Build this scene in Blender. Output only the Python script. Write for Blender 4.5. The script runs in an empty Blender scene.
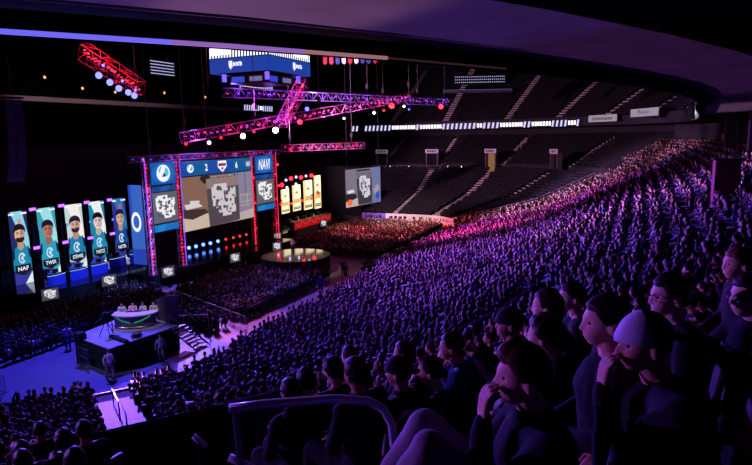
import bpy, bmesh, math, random
import numpy as np
from mathutils import Vector, Matrix, noise
PI = math.pi
SC = bpy.context.scene
COL = SC.collection
RNG = random.Random(7)
NP = np.random.default_rng(11)

# ---------------------------------------------------------------- helpers
def lin(h):
    h = h.lstrip('#')
    out = []
    for i in (0, 2, 4):
        c = int(h[i:i+2], 16) / 255
        out.append(c / 12.92 if c <= .04045 else ((c + .055) / 1.055) ** 2.4)
    return tuple(out)

_M = {}
def mat(key, col='#808080', rough=.7, metal=0., emit=None, strength=1., bump=0., scale=8., var=.0, spec=.3):
    if key in _M: return _M[key]
    m = bpy.data.materials.new(key); m.use_nodes = True
    nt = m.node_tree; b = nt.nodes['Principled BSDF']
    c = lin(col) + (1,)
    b.inputs['Base Color'].default_value = c
    b.inputs['Roughness'].default_value = rough
    b.inputs['Metallic'].default_value = metal
    b.inputs['Specular IOR Level'].default_value = spec
    if var or bump:
        tc = nt.nodes.new('ShaderNodeTexCoord'); nz = nt.nodes.new('ShaderNodeTexNoise')
        nz.inputs['Scale'].default_value = scale; nz.inputs['Detail'].default_value = 5
        nt.links.new(tc.outputs['Object'], nz.inputs['Vector'])
        if var:
            mx = nt.nodes.new('ShaderNodeMix'); mx.data_type = 'RGBA'
            mx.inputs[6].default_value = tuple(x * (1 - var) for x in c[:3]) + (1,)
            mx.inputs[7].default_value = tuple(min(1, x * (1 + var)) for x in c[:3]) + (1,)
            nt.links.new(nz.outputs['Fac'], mx.inputs[0]); nt.links.new(mx.outputs[2], b.inputs['Base Color'])
        if bump:
            bp = nt.nodes.new('ShaderNodeBump'); bp.inputs['Strength'].default_value = bump; bp.inputs['Distance'].default_value = .02
            nt.links.new(nz.outputs['Fac'], bp.inputs['Height']); nt.links.new(bp.outputs['Normal'], b.inputs['Normal'])
    if emit:
        b.inputs['Emission Color'].default_value = lin(emit) + (1,)
        b.inputs['Emission Strength'].default_value = strength
        if col == '#808080': b.inputs['Base Color'].default_value = (.01, .01, .01, 1)
    _M[key] = m
    return m

def glow(col, s=1.):
    return mat('glow_%s_%s' % (col.lstrip('#'), s), emit=col, strength=s, rough=.5)

def mat_objcolor(key, rough=.85, var=.25, scale=30, bump=.0):
    if key in _M: return _M[key]
    m = mat(key, '#ffffff', rough=rough, spec=.2)
    nt = m.node_tree; b = nt.nodes['Principled BSDF']
    oi = nt.nodes.new('ShaderNodeObjectInfo'); nz = nt.nodes.new('ShaderNodeTexNoise'); tc = nt.nodes.new('ShaderNodeTexCoord')
    nz.inputs['Scale'].default_value = scale
    nt.links.new(tc.outputs['Object'], nz.inputs['Vector'])
    mr = nt.nodes.new('ShaderNodeMapRange'); mr.inputs[3].default_value = 1 - var; mr.inputs[4].default_value = 1 + var
    nt.links.new(nz.outputs['Fac'], mr.inputs[0])
    vm = nt.nodes.new('ShaderNodeVectorMath'); vm.operation = 'SCALE'
    nt.links.new(oi.outputs['Color'], vm.inputs[0]); nt.links.new(mr.outputs[0], vm.inputs['Scale'])
    nt.links.new(vm.outputs[0], b.inputs['Base Color'])
    if bump:
        bp = nt.nodes.new('ShaderNodeBump'); bp.inputs['Strength'].default_value = bump
        nt.links.new(nz.outputs['Fac'], bp.inputs['Height']); nt.links.new(bp.outputs['Normal'], b.inputs['Normal'])
    return m

def mat_attr(key):
    if key in _M: return _M[key]
    m = mat(key, '#ffffff', rough=.6, spec=.4)
    nt = m.node_tree
    a = nt.nodes.new('ShaderNodeAttribute'); a.attribute_name = 'Col'
    nt.links.new(a.outputs['Color'], nt.nodes['Principled BSDF'].inputs['Base Color'])
    return m

def V(*a): return Vector(a)

class MB:
    """collects simple solids and links them as one mesh object"""
    def __init__(s): s.v = []; s.f = []
    def add(s, vs, fs):
        b = len(s.v); s.v.extend(tuple(x) for x in vs); s.f.extend(tuple(b + i for i in f) for f in fs); return s
    def box(s, c, d, rz=0, M=None):
        x, y, z = d[0]/2, d[1]/2, d[2]/2
        pts = [V(a*x, b*y, e*z) for e in (-1, 1) for b in (-1, 1) for a in (-1, 1)]
        R = M if M is not None else Matrix.Rotation(rz, 3, 'Z')
        pts = [R @ p + Vector(c) for p in pts]
        return s.add(pts, [(0,2,3,1),(4,5,7,6),(0,1,5,4),(2,6,7,3),(0,4,6,2),(1,3,7,5)])
    def bbox(s, lo, hi): return s.box([(a+b)/2 for a, b in zip(lo, hi)], [b-a for a, b in zip(lo, hi)])
    def tube(s, pts, r, n=8, cap=True):
        pts = [Vector(p) for p in pts]
        rs = r if isinstance(r, (list, tuple)) else [r]*len(pts)
        rings = []; up = None
        for i, p in enumerate(pts):
            t = (pts[min(i+1, len(pts)-1)] - pts[max(i-1, 0)])
            if t.length < 1e-9: t = V(0, 0, 1)
            t.normalize()
            if up is None: up = V(0,0,1) if abs(t.z) < .9 else V(1,0,0)
            a = t.cross(up)
            if a.length < 1e-6: a = t.orthogonal()
            a.normalize(); b = a.cross(t); up = b if b.length > 0 else up
            rings.append([p + (a*math.cos(2*PI*k/n) + b*math.sin(2*PI*k/n))*rs[i] for k in range(n)])
        vs = [q for rg in rings for q in rg]; fs = []
        for i in range(len(pts)-1):
            for k in range(n):
                k2 = (k+1) % n
                fs.append((i*n+k, i*n+k2, (i+1)*n+k2, (i+1)*n+k))
        if cap: fs.append(tuple(range(n))[::-1]); fs.append(tuple((len(pts)-1)*n+k for k in range(n)))
        return s.add(vs, fs)
    def caps(s, a, b, ra, rb, n=12):
        """tapered capsule"""
        a, b = Vector(a), Vector(b); t = b-a
        L = t.length; t = t/L if L > 1e-9 else V(0,0,1)
        pts = []; rs = []
        for k in range(5):
            an = PI/2*(1-k/4); pts.append(a - t*ra*math.sin(an)*.98); rs.append(max(ra*math.cos(an), .0006))
        for k in range(5):
            an = PI/2*k/4; pts.append(b + t*rb*math.sin(an)*.98); rs.append(max(rb*math.cos(an), .0006))
        return s.tube(pts, rs, n)
    def ell(s, c, r, nu=16, nv=10, M=None):
        vs = []; fs = []
        for j in range(nv+1):
            ph = -PI/2 + PI*j/nv
            for i in range(nu):
                th = 2*PI*i/nu
                p = V(r[0]*math.cos(ph)*math.cos(th), r[1]*math.cos(ph)*math.sin(th), r[2]*math.sin(ph))
                if M is not None: p = M @ p
                vs.append(p + Vector(c))
        for j in range(nv):
            for i in range(nu):
                i2 = (i+1) % nu
                fs.append((j*nu+i, j*nu+i2, (j+1)*nu+i2, (j+1)*nu+i))
        return s.add(vs, fs)
    def prism(s, poly, z0, z1):
        n = len(poly)
        vs = [(x, y, z0) for x, y in poly] + [(x, y, z1) for x, y in poly]
        fs = [tuple(range(n))[::-1], tuple(range(n, 2*n))] + [(i, (i+1) % n, n+(i+1) % n, n+i) for i in range(n)]
        return s.add(vs, fs)
    def build(s, name, m, parent=None, smooth=False):
        me = bpy.data.meshes.new(name); me.from_pydata(s.v, [], s.f)
        bm = bmesh.new(); bm.from_mesh(me); bmesh.ops.recalc_face_normals(bm, faces=bm.faces); bm.to_mesh(me); bm.free()
        if smooth: me.polygons.foreach_set('use_smooth', [True]*len(me.polygons))
        me.materials.append(m)
        return link(name, me, parent)

def link(name, data, parent=None):
    o = bpy.data.objects.new(name, data); COL.objects.link(o)
    if parent is not None: o.parent = parent
    return o
def empty(name, loc=(0,0,0), rz=0.):
    o = link(name, None); o.location = loc; o.rotation_euler = (0, 0, rz); o.empty_display_size = .2; return o
def tag(o, label, cat, group=None, kind=None):
    o['label'] = label; o['category'] = cat
    if group: o['group'] = group
    if kind: o['kind'] = kind
    return o
def struct(o, kind='structure'):
    o['kind'] = kind; return o
def copy_tree(o):
    c = o.copy(); COL.objects.link(c)
    for ch in o.children:
        d = ch.copy(); COL.objects.link(d); d.parent = c
        for g in ch.children:
            e = g.copy(); COL.objects.link(e); e.parent = d
    return c

_TXT = {}
def text_mesh(txt, bold=.0, shear=0.):
    k = (txt, bold, shear)
    if k in _TXT: return _TXT[k]
    cu = bpy.data.curves.new('lettering', 'FONT'); cu.body = txt; cu.offset = bold; cu.shear = shear; cu.resolution_u = 3
    o = bpy.data.objects.new('lettering', cu); COL.objects.link(o)
    bpy.context.view_layer.update()
    me = bpy.data.meshes.new_from_object(o.evaluated_get(bpy.context.evaluated_depsgraph_get()))
    bpy.data.objects.remove(o); bpy.data.curves.remove(cu)
    vs = [(v.co.x, v.co.y) for v in me.vertices]; fs = [tuple(p.vertices) for p in me.polygons]
    x0 = min(v[0] for v in vs); x1 = max(v[0] for v in vs); y0 = min(v[1] for v in vs); y1 = max(v[1] for v in vs)
    vs = [((x-x0)/(x1-x0), (y-y0)/(y1-y0)) for x, y in vs]
    bpy.data.meshes.remove(me)
    _TXT[k] = (vs, fs); return _TXT[k]

class Panel:
    """a flat display or sign: body box with artwork laid on its face; uv in 0..1"""
    def __init__(s, name, O, U, Vv, thick=.12, body=None, frame=0.):
        s.O, s.U, s.Vv = Vector(O), Vector(U), Vector(Vv)
        s.N = s.U.cross(s.Vv).normalized()
        c = s.O + s.U/2 + s.Vv/2 - s.N*thick/2
        M = Matrix((s.U.normalized(), s.N, s.Vv.normalized())).transposed()
        s.root = MB().box(c, (s.U.length+2*frame, thick, s.Vv.length+2*frame), M=M).build(name, body or mat('black_housing', '#0b0b0d', .6))
    def P(s, u, v, l): return s.O + s.U*u + s.Vv*v + s.N*(.006*l + .002)
    def art(s, name, polys, m, layer=1):
        mb = MB()
        for poly in polys:
            mb.add([s.P(u, v, layer) for u, v in poly], [tuple(range(len(poly)))])
        me = bpy.data.meshes.new(name); me.from_pydata(mb.v, [], mb.f); me.materials.append(m)
        return link(name, me, s.root)
    def text(s, name, txt, u0, v0, u1, v1, m, layer=3, bold=.02, shear=0.):
        vs, fs = text_mesh(txt, bold, shear)
        me = bpy.data.meshes.new(name)
        me.from_pydata([tuple(s.P(u0+(u1-u0)*x, v0+(v1-v0)*y, layer)) for x, y in vs], [], fs); me.materials.append(m)
        return link(name, me, s.root)
def rect(u0, v0, u1, v1): return [(u0,v0),(u1,v0),(u1,v1),(u0,v1)]
def disc(cu, cv, ru, rv, n=20, a0=0, a1=2*PI):
    k = n if a1-a0 >= 2*PI-1e-6 else n+1
    return [(cu+ru*math.cos(a0+(a1-a0)*i/n), cv+rv*math.sin(a0+(a1-a0)*i/n)) for i in range(k)]
def ringpolys(cu, cv, ru, rv, t, n=24, a0=0, a1=2*PI):
    out = []
    for i in range(n):
        a = a0+(a1-a0)*i/n; b = a0+(a1-a0)*(i+1)/n
        out.append([(cu+ru*math.cos(a), cv+rv*math.sin(a)), (cu+ru*math.cos(b), cv+rv*math.sin(b)),
                    (cu+ru*(1-t)*math.cos(b), cv+rv*(1-t)*math.sin(b)), (cu+ru*(1-t)*math.cos(a), cv+rv*(1-t)*math.sin(a))])
    return out

# ---------------------------------------------------------------- camera
HEAD, PITCH, ROLL = math.radians(23.8), math.radians(9.14), math.radians(1.1)
CAM = V(0, 0, 14)
fw = V(math.cos(HEAD)*math.cos(PITCH), math.sin(HEAD)*math.cos(PITCH), -math.sin(PITCH))
rt = V(math.sin(HEAD), -math.cos(HEAD), 0); upv = rt.cross(fw)
r2 = rt*math.cos(ROLL) - upv*math.sin(ROLL); u2 = rt*math.sin(ROLL) + upv*math.cos(ROLL)
cd = bpy.data.cameras.new('camera'); cam = link('camera', cd)
cam.matrix_world = Matrix(((r2.x,u2.x,-fw.x,CAM.x),(r2.y,u2.y,-fw.y,CAM.y),(r2.z,u2.z,-fw.z,CAM.z),(0,0,0,1)))
cd.sensor_width = 36; cd.lens = 600/752*36; cd.clip_end = 400; cd.clip_start = .05
SC.camera = cam
def in_view(p, m=.12):
    d = Vector(p)-CAM; z = d.dot(fw)
    if z < .8: return None
    x, y = d.dot(r2)/z*600/376, d.dot(u2)/z*600/232.5
    return z if abs(x) < 1+m and abs(y) < 1+m*2 else None
def pix(p):
    d = Vector(p)-CAM; z = d.dot(fw); return 376+600*d.dot(r2)/z, 232.5-600*d.dot(u2)/z

SC.view_settings.view_transform = 'Standard'; SC.view_settings.look = 'None'
SC.view_settings.exposure = 0; SC.view_settings.gamma = 1; SC.view_settings.use_curve_mapping = False
w = bpy.data.worlds.new('world'); SC.world = w; w.use_nodes = True
w.node_tree.nodes['Background'].inputs[0].default_value = (.35, .2, .6, 1); w.node_tree.nodes['Background'].inputs[1].default_value = .0035

# ---------------------------------------------------------------- the bowl: everything follows a rounded rectangle around the floor
CX0, CX1, CY0, CY1, CR = 26.5, 79.5, 31.5, 44.5, 8.5
def dist(x, y):
    return math.hypot(x-min(max(x, CX0), CX1), y-min(max(y, CY0), CY1))-CR
# path stations: (base point, outward normal, arclength) from the near end round the near side to the far end
def stations():
    st = []
    for y in (54, 48, CY1, 40, 36): st.append((V(CX0, y, 0), V(-1, 0, 0)))
    for i in range(0, 25): a = PI+PI/2*i/24; st.append((V(CX0, CY0, 0), V(math.cos(a), math.sin(a), 0)))
    for i in range(1, 12): st.append((V(CX0+(CX1-CX0)*i/12, CY0, 0), V(0, -1, 0)))
    for i in range(0, 25): a = -PI/2+PI/2*i/24; st.append((V(CX1, CY0, 0), V(math.cos(a), math.sin(a), 0)))
    for y in (36, 40, CY1, 48, 54, 62, 72): st.append((V(CX1, y, 0), V(1, 0, 0)))
    return st
ST = stations()
iNEAR0 = 0; iFARB = 5+25+11+7        # index where the far (empty) stand begins
def at(st, d, z): b, n = st; p = b+n*(CR+d); return V(p.x, p.y, z)
def warp(st):
    b, n = st
    if b.x <= CX0+.01:
        an = math.degrees(math.atan2(-n.y, -n.x))         # 0 at the near end, 90 on the side
        return -1.8-1.5*ss_(40, 72, an)
    t = min(1, max(0, (b.x-CX0-1)/42)); return -3.3*(1-t)**1.3
def ss_(a, b, x):
    t = min(1, max(0, (x-a)/(b-a))); return t*t*(3-2*t)
def warped(sts):
    ws = [warp(q) for q in sts]
    ws = [sum(ws[max(0, i-2):i+3])/len(ws[max(0, i-2):i+3]) for i in range(len(ws))]
    return [(b+n*w_, n) for (b, n), w_ in zip(sts, ws)]
def prof(d): return 1+.22*d if d < 12 else 3.64+.42*(d-12)
def prof_far(d):
    if d < 21: return prof(d)
    if d < 24.5: return 7.24
    return 8.0+.42*(d-24.5)
def strip(profile, sts, name, m):
    """sweep a (d,z) profile along the stations"""
    mb = MB(); n = len(profile)
    vs = [at(s, d, z) for s in sts for d, z in profile]
    fs = [(i*n+k, i*n+k+1, (i+1)*n+k+1, (i+1)*n+k) for i in range(len(sts)-1) for k in range(n-1)]
    mb.add(vs, fs); return mb.build(name, m)
def rows(d0, d1, pf, pitch=.85):
    out = []; d = d0
    while d < d1-.4:
        z = pf(d+.4); out += [(d, z), (d+pitch, z)]; d += pitch
    return out
M_conc = mat('dark_concrete', '#2e2b31', .85, var=.25, scale=.8)
M_soff = mat('soffit_concrete', '#77727a', .9, var=.45, scale=1.3, bump=.35)
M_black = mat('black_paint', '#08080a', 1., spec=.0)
M_drape = mat('black_drape', '#0a0a0c', .95)
PR_A = [(0, 0), (0, 1.1), (.12, 1.1), (.12, 1.0)] + rows(.6, 46, prof)
iSIDE = 5+25-4
UR, UL = V(.627, .779, 0), V(-.779, .627, 0)
def in_hole(x, y, m=0.):
    r, l = x*UR.x+y*UR.y, x*UL.x+y*UL.y
    return 2.2-m < r < 12.4+m and -.36*r-m < l < -.06*r+m
to = struct(strip(PR_A, [(b, n) for q0, q1 in zip(ST[iNEAR0:iSIDE], ST[iNEAR0+1:iSIDE+1]) for t in ((0, .25, .5, .75) if q0[0].x == q1[0].x and q0[1] != q1[1] else (0,)) for b, n in ((q0[0].lerp(q1[0], t), q0[1].lerp(q1[1], t).normalized()),)]+[ST[iSIDE]], 'terrace_near', M_conc))
bm = bmesh.new(); bm.from_mesh(to.data)
bmesh.ops.delete(bm, geom=[f for f in bm.faces if in_hole(f.calc_center_median().x, f.calc_center_median().y)], context='FACES'); bm.to_mesh(to.data); bm.free()
struct(MB().bbox((-2, -4, 5.0), (14, 14, 5.2)).build('floor_vomitory', M_black))  # black slab put in for the deep shade of the stair opening
PR_S = [(0, 0), (0, 1.1), (.12, 1.1), (.12, 1.0)] + rows(.6, 31.6, prof) + [(31.6, 16.1)]
struct(strip(PR_S, ST[iSIDE:iFARB+1], 'terrace_side', M_conc))
PR_B = [(0, 0), (0, 1.1), (.12, 1.1), (.12, 1.0)] + rows(.6, 20.9, prof) + [(21, 6.9), (21, 7.24), (24.5, 7.24), (24.5, 8.3)] + rows(24.7, 37, prof_far) + [(37.4, 13), (37.4, 15.5)]
struct(strip(PR_B, ST[iFARB:], 'terrace_far', M_conc))
def z_up(d): return 16.1+.56*(d-28.6)
PR_U = [(28.0, 15.0), (28.0, 16.5), (28.25, 16.5), (28.25, 16.1)] + rows(28.6, 52, z_up) + [(52.4, 30), (52.4, 37)]
SU = warped(ST); iFAR_SIDE = 33
struct(strip(PR_U, SU, 'upper_terrace', M_conc))
struct(strip([(28.4, 15.18), (30.9, 15.24)], SU, 'ceiling_soffit', M_soff))
struct(strip([(28.4, 15.18), (28.4, 15.0), (27.98, 15.0)], SU, 'trim_lip', M_black))
struct(strip([(27.97, 15.02), (27.97, 16.4)], SU[28:43], 'trim_fascia_side', mat('fascia_pale', '#9a8e9c', .7)))  # paler strip over the concrete fascia, the light on it put into the colour
struct(strip([(30.9, 15.24), (30.9, 15.14), (38, 15.3), (38, 16.5), (52, 22)], SU[:iFAR_SIDE], 'ceiling_beam', M_black))  # black slab put in for the shaded inner part of the soffit
struct(strip([(30.9, 15.24), (38, 16.0), (52, 22)], SU[iFAR_SIDE-1:], 'ceiling_soffit_far', M_soff))
M_floor = mat('arena_floor', '#5c5a66', .38, var=.3, scale=.6, spec=.5)
fl = MB(); fl.bbox((14, 20, -.2), (140, 58, 0)); struct(fl.build('floor', M_floor))
for nm, lo, hi in (('wall_far', (144, -35, 0), (145, 110, 38)), ('wall_near', (-31, -35, 0), (-30, 110, 38)), ('wall_right', (-31, -36, 0), (145, -35, 38)),
                   ('wall_left', (-31, 110, 0), (145, 111, 38)), ('ceiling', (-31, -36, 38), (145, 111, 38.5))):
    struct(MB().bbox(lo, hi).build(nm, M_black))
# stage-side upper stand: fascia, dark seating behind
struct(MB().bbox((20, 82, 20.0), (112, 82.6, 20.7)).build('trim_fascia', mat('fascia', '#8d7f88', .7)))
md = MB()
for k in range(18): md.bbox((20, 82.7+k*.95, 19.8), (118, 83.6+k*.95, 20.3+k*.55))
struct(md.build('terrace_left', M_black))
struct(MB().bbox((24, 53.4, 0), (97, 53.7, 13.5)).build('wall_drape', M_drape))
struct(MB().bbox((88.3, 41.5, 1.0), (88.6, 53.4, 9.2)).build('wall_drape_side', M_drape))

# ---------------------------------------------------------------- stage decks
M_deck = mat('glossy_stage_deck', '#17171c', .12, spec=.8)
M_skirt = mat('stage_skirt', '#0d0d10', .8)
M_alu = mat('truss_aluminium', '#8d8d94', .35, metal=.7)
M_steel = mat('brushed_steel', '#9a9aa2', .32, metal=.9)
M_hous = mat('black_housing', '#0b0b0d', .6)
def deck(name, poly, z0, z1, label):
    r = MB().prism(poly, z0, z1-.06).build(name, M_skirt)
    MB().prism(poly, z1-.055, z1).build('deck_surface', M_deck, r)
    return tag(r, label, 'stage')
deck('stage_platform', [(41.6, 42.4), (48, 39.9), (56, 38.9), (63.4, 39.2), (63.4, 47), (41.6, 47)], 0, 1.5, 'black glossy centre stage deck under the big game screen')
deck('stage_platform', [(31.5, 49), (33.0, 46.4), (36, 44.9), (41.4, 44.2), (41.4, 51), (31.5, 51)], 0, 1.5, 'black stage deck carrying the blue team desks')
deck('stage_platform', [(63.6, 42.8), (84, 42.6), (88, 45), (88, 51), (63.6, 51)], 0, 1.5, 'black stage deck carrying the red team desk')
rs = MB(); rs.prism([(54.6+3.7*math.cos(a*PI/24), 33.6+3.7*math.sin(a*PI/24)) for a in range(48)], 0, 1.44)
rso = rs.build('round_stage', mat('navy_skirt', '#0c1030', .6))
MB().prism([(54.6+3.7*math.cos(a*PI/24), 33.6+3.7*math.sin(a*PI/24)) for a in range(48)], 1.445, 1.5).build('deck_surface', mat('mirror_deck', '#8a8a90', .06, metal=.6, spec=1), rso)
tag(rso, 'round glossy centre stage reflecting the bright banners', 'stage')
struct(MB().bbox((48.4, 47.2, 0), (63.5, 47.5, 12)).build('wall_stage_back', M_drape))

# ---------------------------------------------------------------- LED screens
B_BLUE, B_MID, WHITE = '#1565b8', '#0f7fc4', '#f3f5ff'
def map_art(p, u0, v0, u1, v1, seed, col='#cfc9d2', back=None, acc=True):
    r = random.Random(seed)
    if back: p.art('map_card', [rect(u0, v0, u1, v1)], glow(back, .8), 1)
    W, H = u1-u0, v1-v0
    base = [(.10,.55,.36,.86),(.18,.70,.60,.92),(.34,.50,.50,.78),(.55,.55,.90,.80),(.62,.30,.84,.62),(.30,.22,.52,.50),(.42,.12,.72,.32),(.70,.18,.88,.36),(.22,.34,.36,.46),(.12,.40,.22,.60),(.50,.36,.62,.46)]
    P1 = [rect(u0+a*W, v0+b*H, u0+c*W, v0+d*H) for a, b, c, d in base]
    p.art('map_rooms', P1, glow(col, .95), 2)
    P2 = []
    for _ in range(24):
        a, b = r.uniform(.14, .8), r.uniform(.15, .8); P2.append(rect(u0+a*W, v0+b*H, u0+(a+r.uniform(.04,.1))*W, v0+(b+r.uniform(.03,.11))*H))
    p.art('map_pattern', P2, glow('#57525f', .8), 3)
    if acc:
        p.art('map_markers', [disc(u0+W*.2, v0+H*.42, W*.025, H*.02, 8), disc(u0+W*.66, v0+H*.3, W*.025, H*.02, 8), rect(u0+W*.86, v0+H*.56, u0+W*.89, v0+H*.74)], glow('#4fe06a', 1.), 4)
def horse_emblem(p, cu, cv, r, asp, layer=2, m=None):
    m = m or glow(WHITE, 1.)
    p.art('emblem', [disc(cu, cv, r, r*asp, 28)], m, layer)
    def q(*pts): return [(cu+x*r, cv+y*r*asp) for x, y in pts]
    p.art('emblem_cyan', [q((-.72,.3),(-.5,.68),(-.15,.85),(-.42,.3),(-.6,.0)), q((.3,.62),(.6,.55),(.8,.2),(.78,-.15),(.5,-.4),(-.2,-.42),(.2,.1))], glow('#5cc4ee', .95), layer+1)
    p.art('emblem_mark', [q((-.28,-.4),(.35,-.4),(.3,-.2),(.1,.15),(-.02,-.12)), q((.28,.5),(.34,.3),(.2,.2))], glow('#0f50a0', .8), layer+2)
def plate(name, x0, x1, z0, z1, Y, label, thick=.15, cat='screen'):
    p = Panel(name, (x0, Y, z0), (x1-x0, 0, 0), (0, 0, z1-z0), thick); tag(p.root, label, cat); return p
YS = 41.
# score header
p = plate('led_screen', 46.2, 57.85, 10.42, 11.85, YS, 'wide blue score header screen above the main game picture')
p.art('header_field', [rect(0,0,1,1)], glow('#0a64a8', .75), 1)
p.art('header_glow', [[(.3,0),(.62,0),(.72,.5),(.62,1),(.36,1)], [(.02,0),(.1,0),(.04,1),(0,1),(0,0)]], glow('#1250b4', .8), 2)
horse_emblem(p, .11, .5, .042, 8.1*.85, 3)
p.text('score_digit', '2', .30, .25, .335, .76, glow(WHITE, 1.), 3, .03)
p.text('score_digit', '6', .735, .25, .77, .76, glow(WHITE, 1.), 3, .03)
p.art('league_shield', [[(.48,.9),(.60,.9),(.605,.45),(.54,.05),(.475,.45)]], glow(WHITE, 1.), 3)
p.art('league_shield_band', [[(.488,.72),(.592,.72),(.595,.5),(.485,.5)], [(.515,.4),(.565,.4),(.54,.18)]], glow('#9a3050', .9), 4)
p.text('team_wordmark', 'NAVI', .905, .3, .975, .72, glow(WHITE, 1.), 3, .02, .3)
# main game picture
p = plate('led_screen', 45.9, 57.75, 4.95, 10.3, YS, 'huge main screen showing the game scene with a dark map card')
p.art('room_wall', [rect(0,0,1,1)], glow('#8c6a5a', .85), 1)
p.art('room_sky', [[(.68,.0),(1,0),(1,1),(.68,1)]], glow('#8d83a2', .9), 2)
p.art('room_floor', [[(0,0),(.36,0),(.32,.3),(.14,.22),(0,.3)]], glow('#cdb7a6', .95), 2)
p.art('room_ledge', [[(0,.42),(.3,.36),(.33,.28),(.12,.2),(0,.26)]], glow('#4a3836', .7), 3)
p.art('room_crates', [[(.03,.5),(.2,.5),(.26,.42),(.05,.4)], [(.1,.56),(.22,.54),(.22,.5),(.1,.5)]], glow('#d9d2cf', .95), 4)
p.art('room_shelf', [rect(.80,.36,.97,.39), rect(.80,.50,.97,.53), rect(.82,.28,.95,.31), rect(.80,.28,.815,.56), rect(.9,.3,.92,.55)], glow('#b9a99a', .8), 3)
p.art('room_path', [[(.74,0),(1,0),(1,.2),(.78,.16)]], glow('#c4b3ac', .85), 3)
p.art('room_pillars', [rect(.77,.6,.78,1), rect(.88,.55,.888,1)], glow('#5c5470', .6), 3)
p.art('room_arch', [[(.36,1),(.36,.9),(.3,.84),(.24,.94),(.26,1)]], glow('#3a2a28', .5), 3)
p.art('map_backing', [[(.32,.93),(.78,.93),(.775,.02),(.335,.0)]], glow('#584a58', .8), 4)
p.art('map_backing_top', [[(.32,.93),(.78,.93),(.778,.74),(.323,.74)]], glow('#98807c', .85), 5)
map_art(p, .34, .06, .77, .88, 5, '#d2c8d0')
for c in p.root.children:
    if c.name.startswith('map_rooms') or c.name.startswith('map_pattern') or c.name.startswith('map_markers'): c.location.y = -.05
p.art('status_strip', [rect(.36,.945,.74,.985)], glow('#19171e', .4), 5)
p.text('status_text', 'ROUND 9 TACTICAL TIMEOUT', .38, .95, .72, .98, glow('#d8d4dc', .9), 7)
# side towers
for side, (xa, xb) in enumerate(((42.1, 45.35), (58.5, 62.2))):
    nm = ('left of', 'right of')[side]
    tn = ('horse emblem', 'slanted wordmark')[side]
    p = plate('led_screen', xa, xb, 9.9, 11.95, YS, 'blue logo screen with a white %s %s the score header' % (tn, nm))
    p.art('logo_field', [rect(0,0,1,1)], glow('#1258b6', .85), 1)
    p.art('logo_glow', [disc(.5,.5,.46,.46)], glow('#1670c8', .9), 2)
    if side == 0:
        horse_emblem(p, .5, .5, .27, 1.45, 3)
    else:
        p.text('team_wordmark', 'NAVI', .18, .2, .84, .8, glow(WHITE, 1.), 3, .025, .25)
    p = plate('led_screen', xa, xb, 9.25, 9.72, YS, 'narrow blue strip screen above the map panel on the tower %s the picture' % nm)
    p.art('strip_field', [rect(0,0,1,1)], glow('#0c4f9a', .7), 1)
    p.art('strip_glow', [[(.3,0),(.6,0),(.75,1),(.4,1)]], glow('#1160b2', .8), 2)
    p = plate('led_screen', xa, xb, 6.3, 9.15, YS, 'grey map panel screen on the tower %s the main picture' % nm)
    p.art('map_field', [rect(0,0,1,1)], glow('#6f6a74', .75), 1)
    map_art(p, .02, .02, .98, .98, 21+side, '#f0f0f4', None, False)
    p = plate('led_screen', xa, xb, 5.5, 6.15, YS, 'bright blue strip screen below the map panel on the tower %s the picture' % nm)
    p.art('strip_field', [rect(0,0,1,1)], glow('#1472c4', .9), 1)
    p.art('strip_glow', [[(.1,0),(.4,0),(.5,1),(.2,1)]], glow('#1c86d4', .9), 2)

# truss towers with red battens and violet edge tubes
def lattice(mb, a, b, w, h, step=.6, rc=.035, rd=.018):
    a, b = Vector(a), Vector(b); t = (b-a); L = t.length; t.normalize()
    up = V(0,0,1) if abs(t.z) < .9 else V(1,0,0)
    s = t.cross(up).normalized(); u = s.cross(t)
    cs = [s*(i*w/2)+u*(j*h/2) for i, j in ((-1,-1),(1,-1),(1,1),(-1,1))]
    for c in cs: mb.tube([a+c, b+c], rc, 6)
    n = max(2, int(L/step))
    for k in range(n):
        p0, p1 = a+t*(L*k/n), a+t*(L*(k+1)/n)
        for q in range(4):
            c0, c1 = cs[q], cs[(q+1) % 4]
            mb.tube([p0+(c0 if k % 2 else c1), p1+(c1 if k % 2 else c0)], rd, 4, False)
    for k in range(0, n+1, 2):
        p0 = a+t*(L*k/n)
        for q in range(4): mb.tube([p0+cs[q], p0+cs[(q+1) % 4]], rd, 4, False)
def tower(x, z0, z1, side):
    lab = ('red lit truss tower, first from the left beside the blue lit column', 'red lit truss tower between the left map panel and the main picture',
           'red lit truss tower between the main picture and the right map panel', 'red lit truss tower at the right edge beside the white banners')[side]
    r = empty('truss_tower', (x, 41.25, 1.5)); tag(r, lab, 'truss tower', 'truss towers of the main screen')
    mb = MB(); lattice(mb, (0,0,0), (0,0,z1-1.5), .44, .44, .5)
    mb.build('lattice', M_alu, r)
    mb = MB()
    k = 0.25
    while k < z1-1.7:
        mb.box((RNG.uniform(-.08,.08), -.1, k), (.16, .06, .17)); k += .36
    mb.build('dot_pattern', mat('red_batten', emit='#ff1830', strength=2.2), r)
    e = -1 if side in (0, 2) else 1
    if side == 0: e = -1
    if side == 1: e = 1
    MB().tube([(e*.3, -.26, .1), (e*.3, -.26, z1-1.5)], .05, 6).build('edge_tube', mat('violet_tube' if side < 2 else 'red_tube', emit='#8a50ff' if side < 2 else '#ff3050', strength=1.1), r)
    MB().box((0, 0, .03), (.7, .7, .06)).build('base_plate', M_skirt, r)
for i, (x, z1) in enumerate(((41.75, 12.1), (45.72, 12.1), (58.15, 12.1), (62.6, 12.3))): tower(x, 1.5, z1, i)

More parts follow.
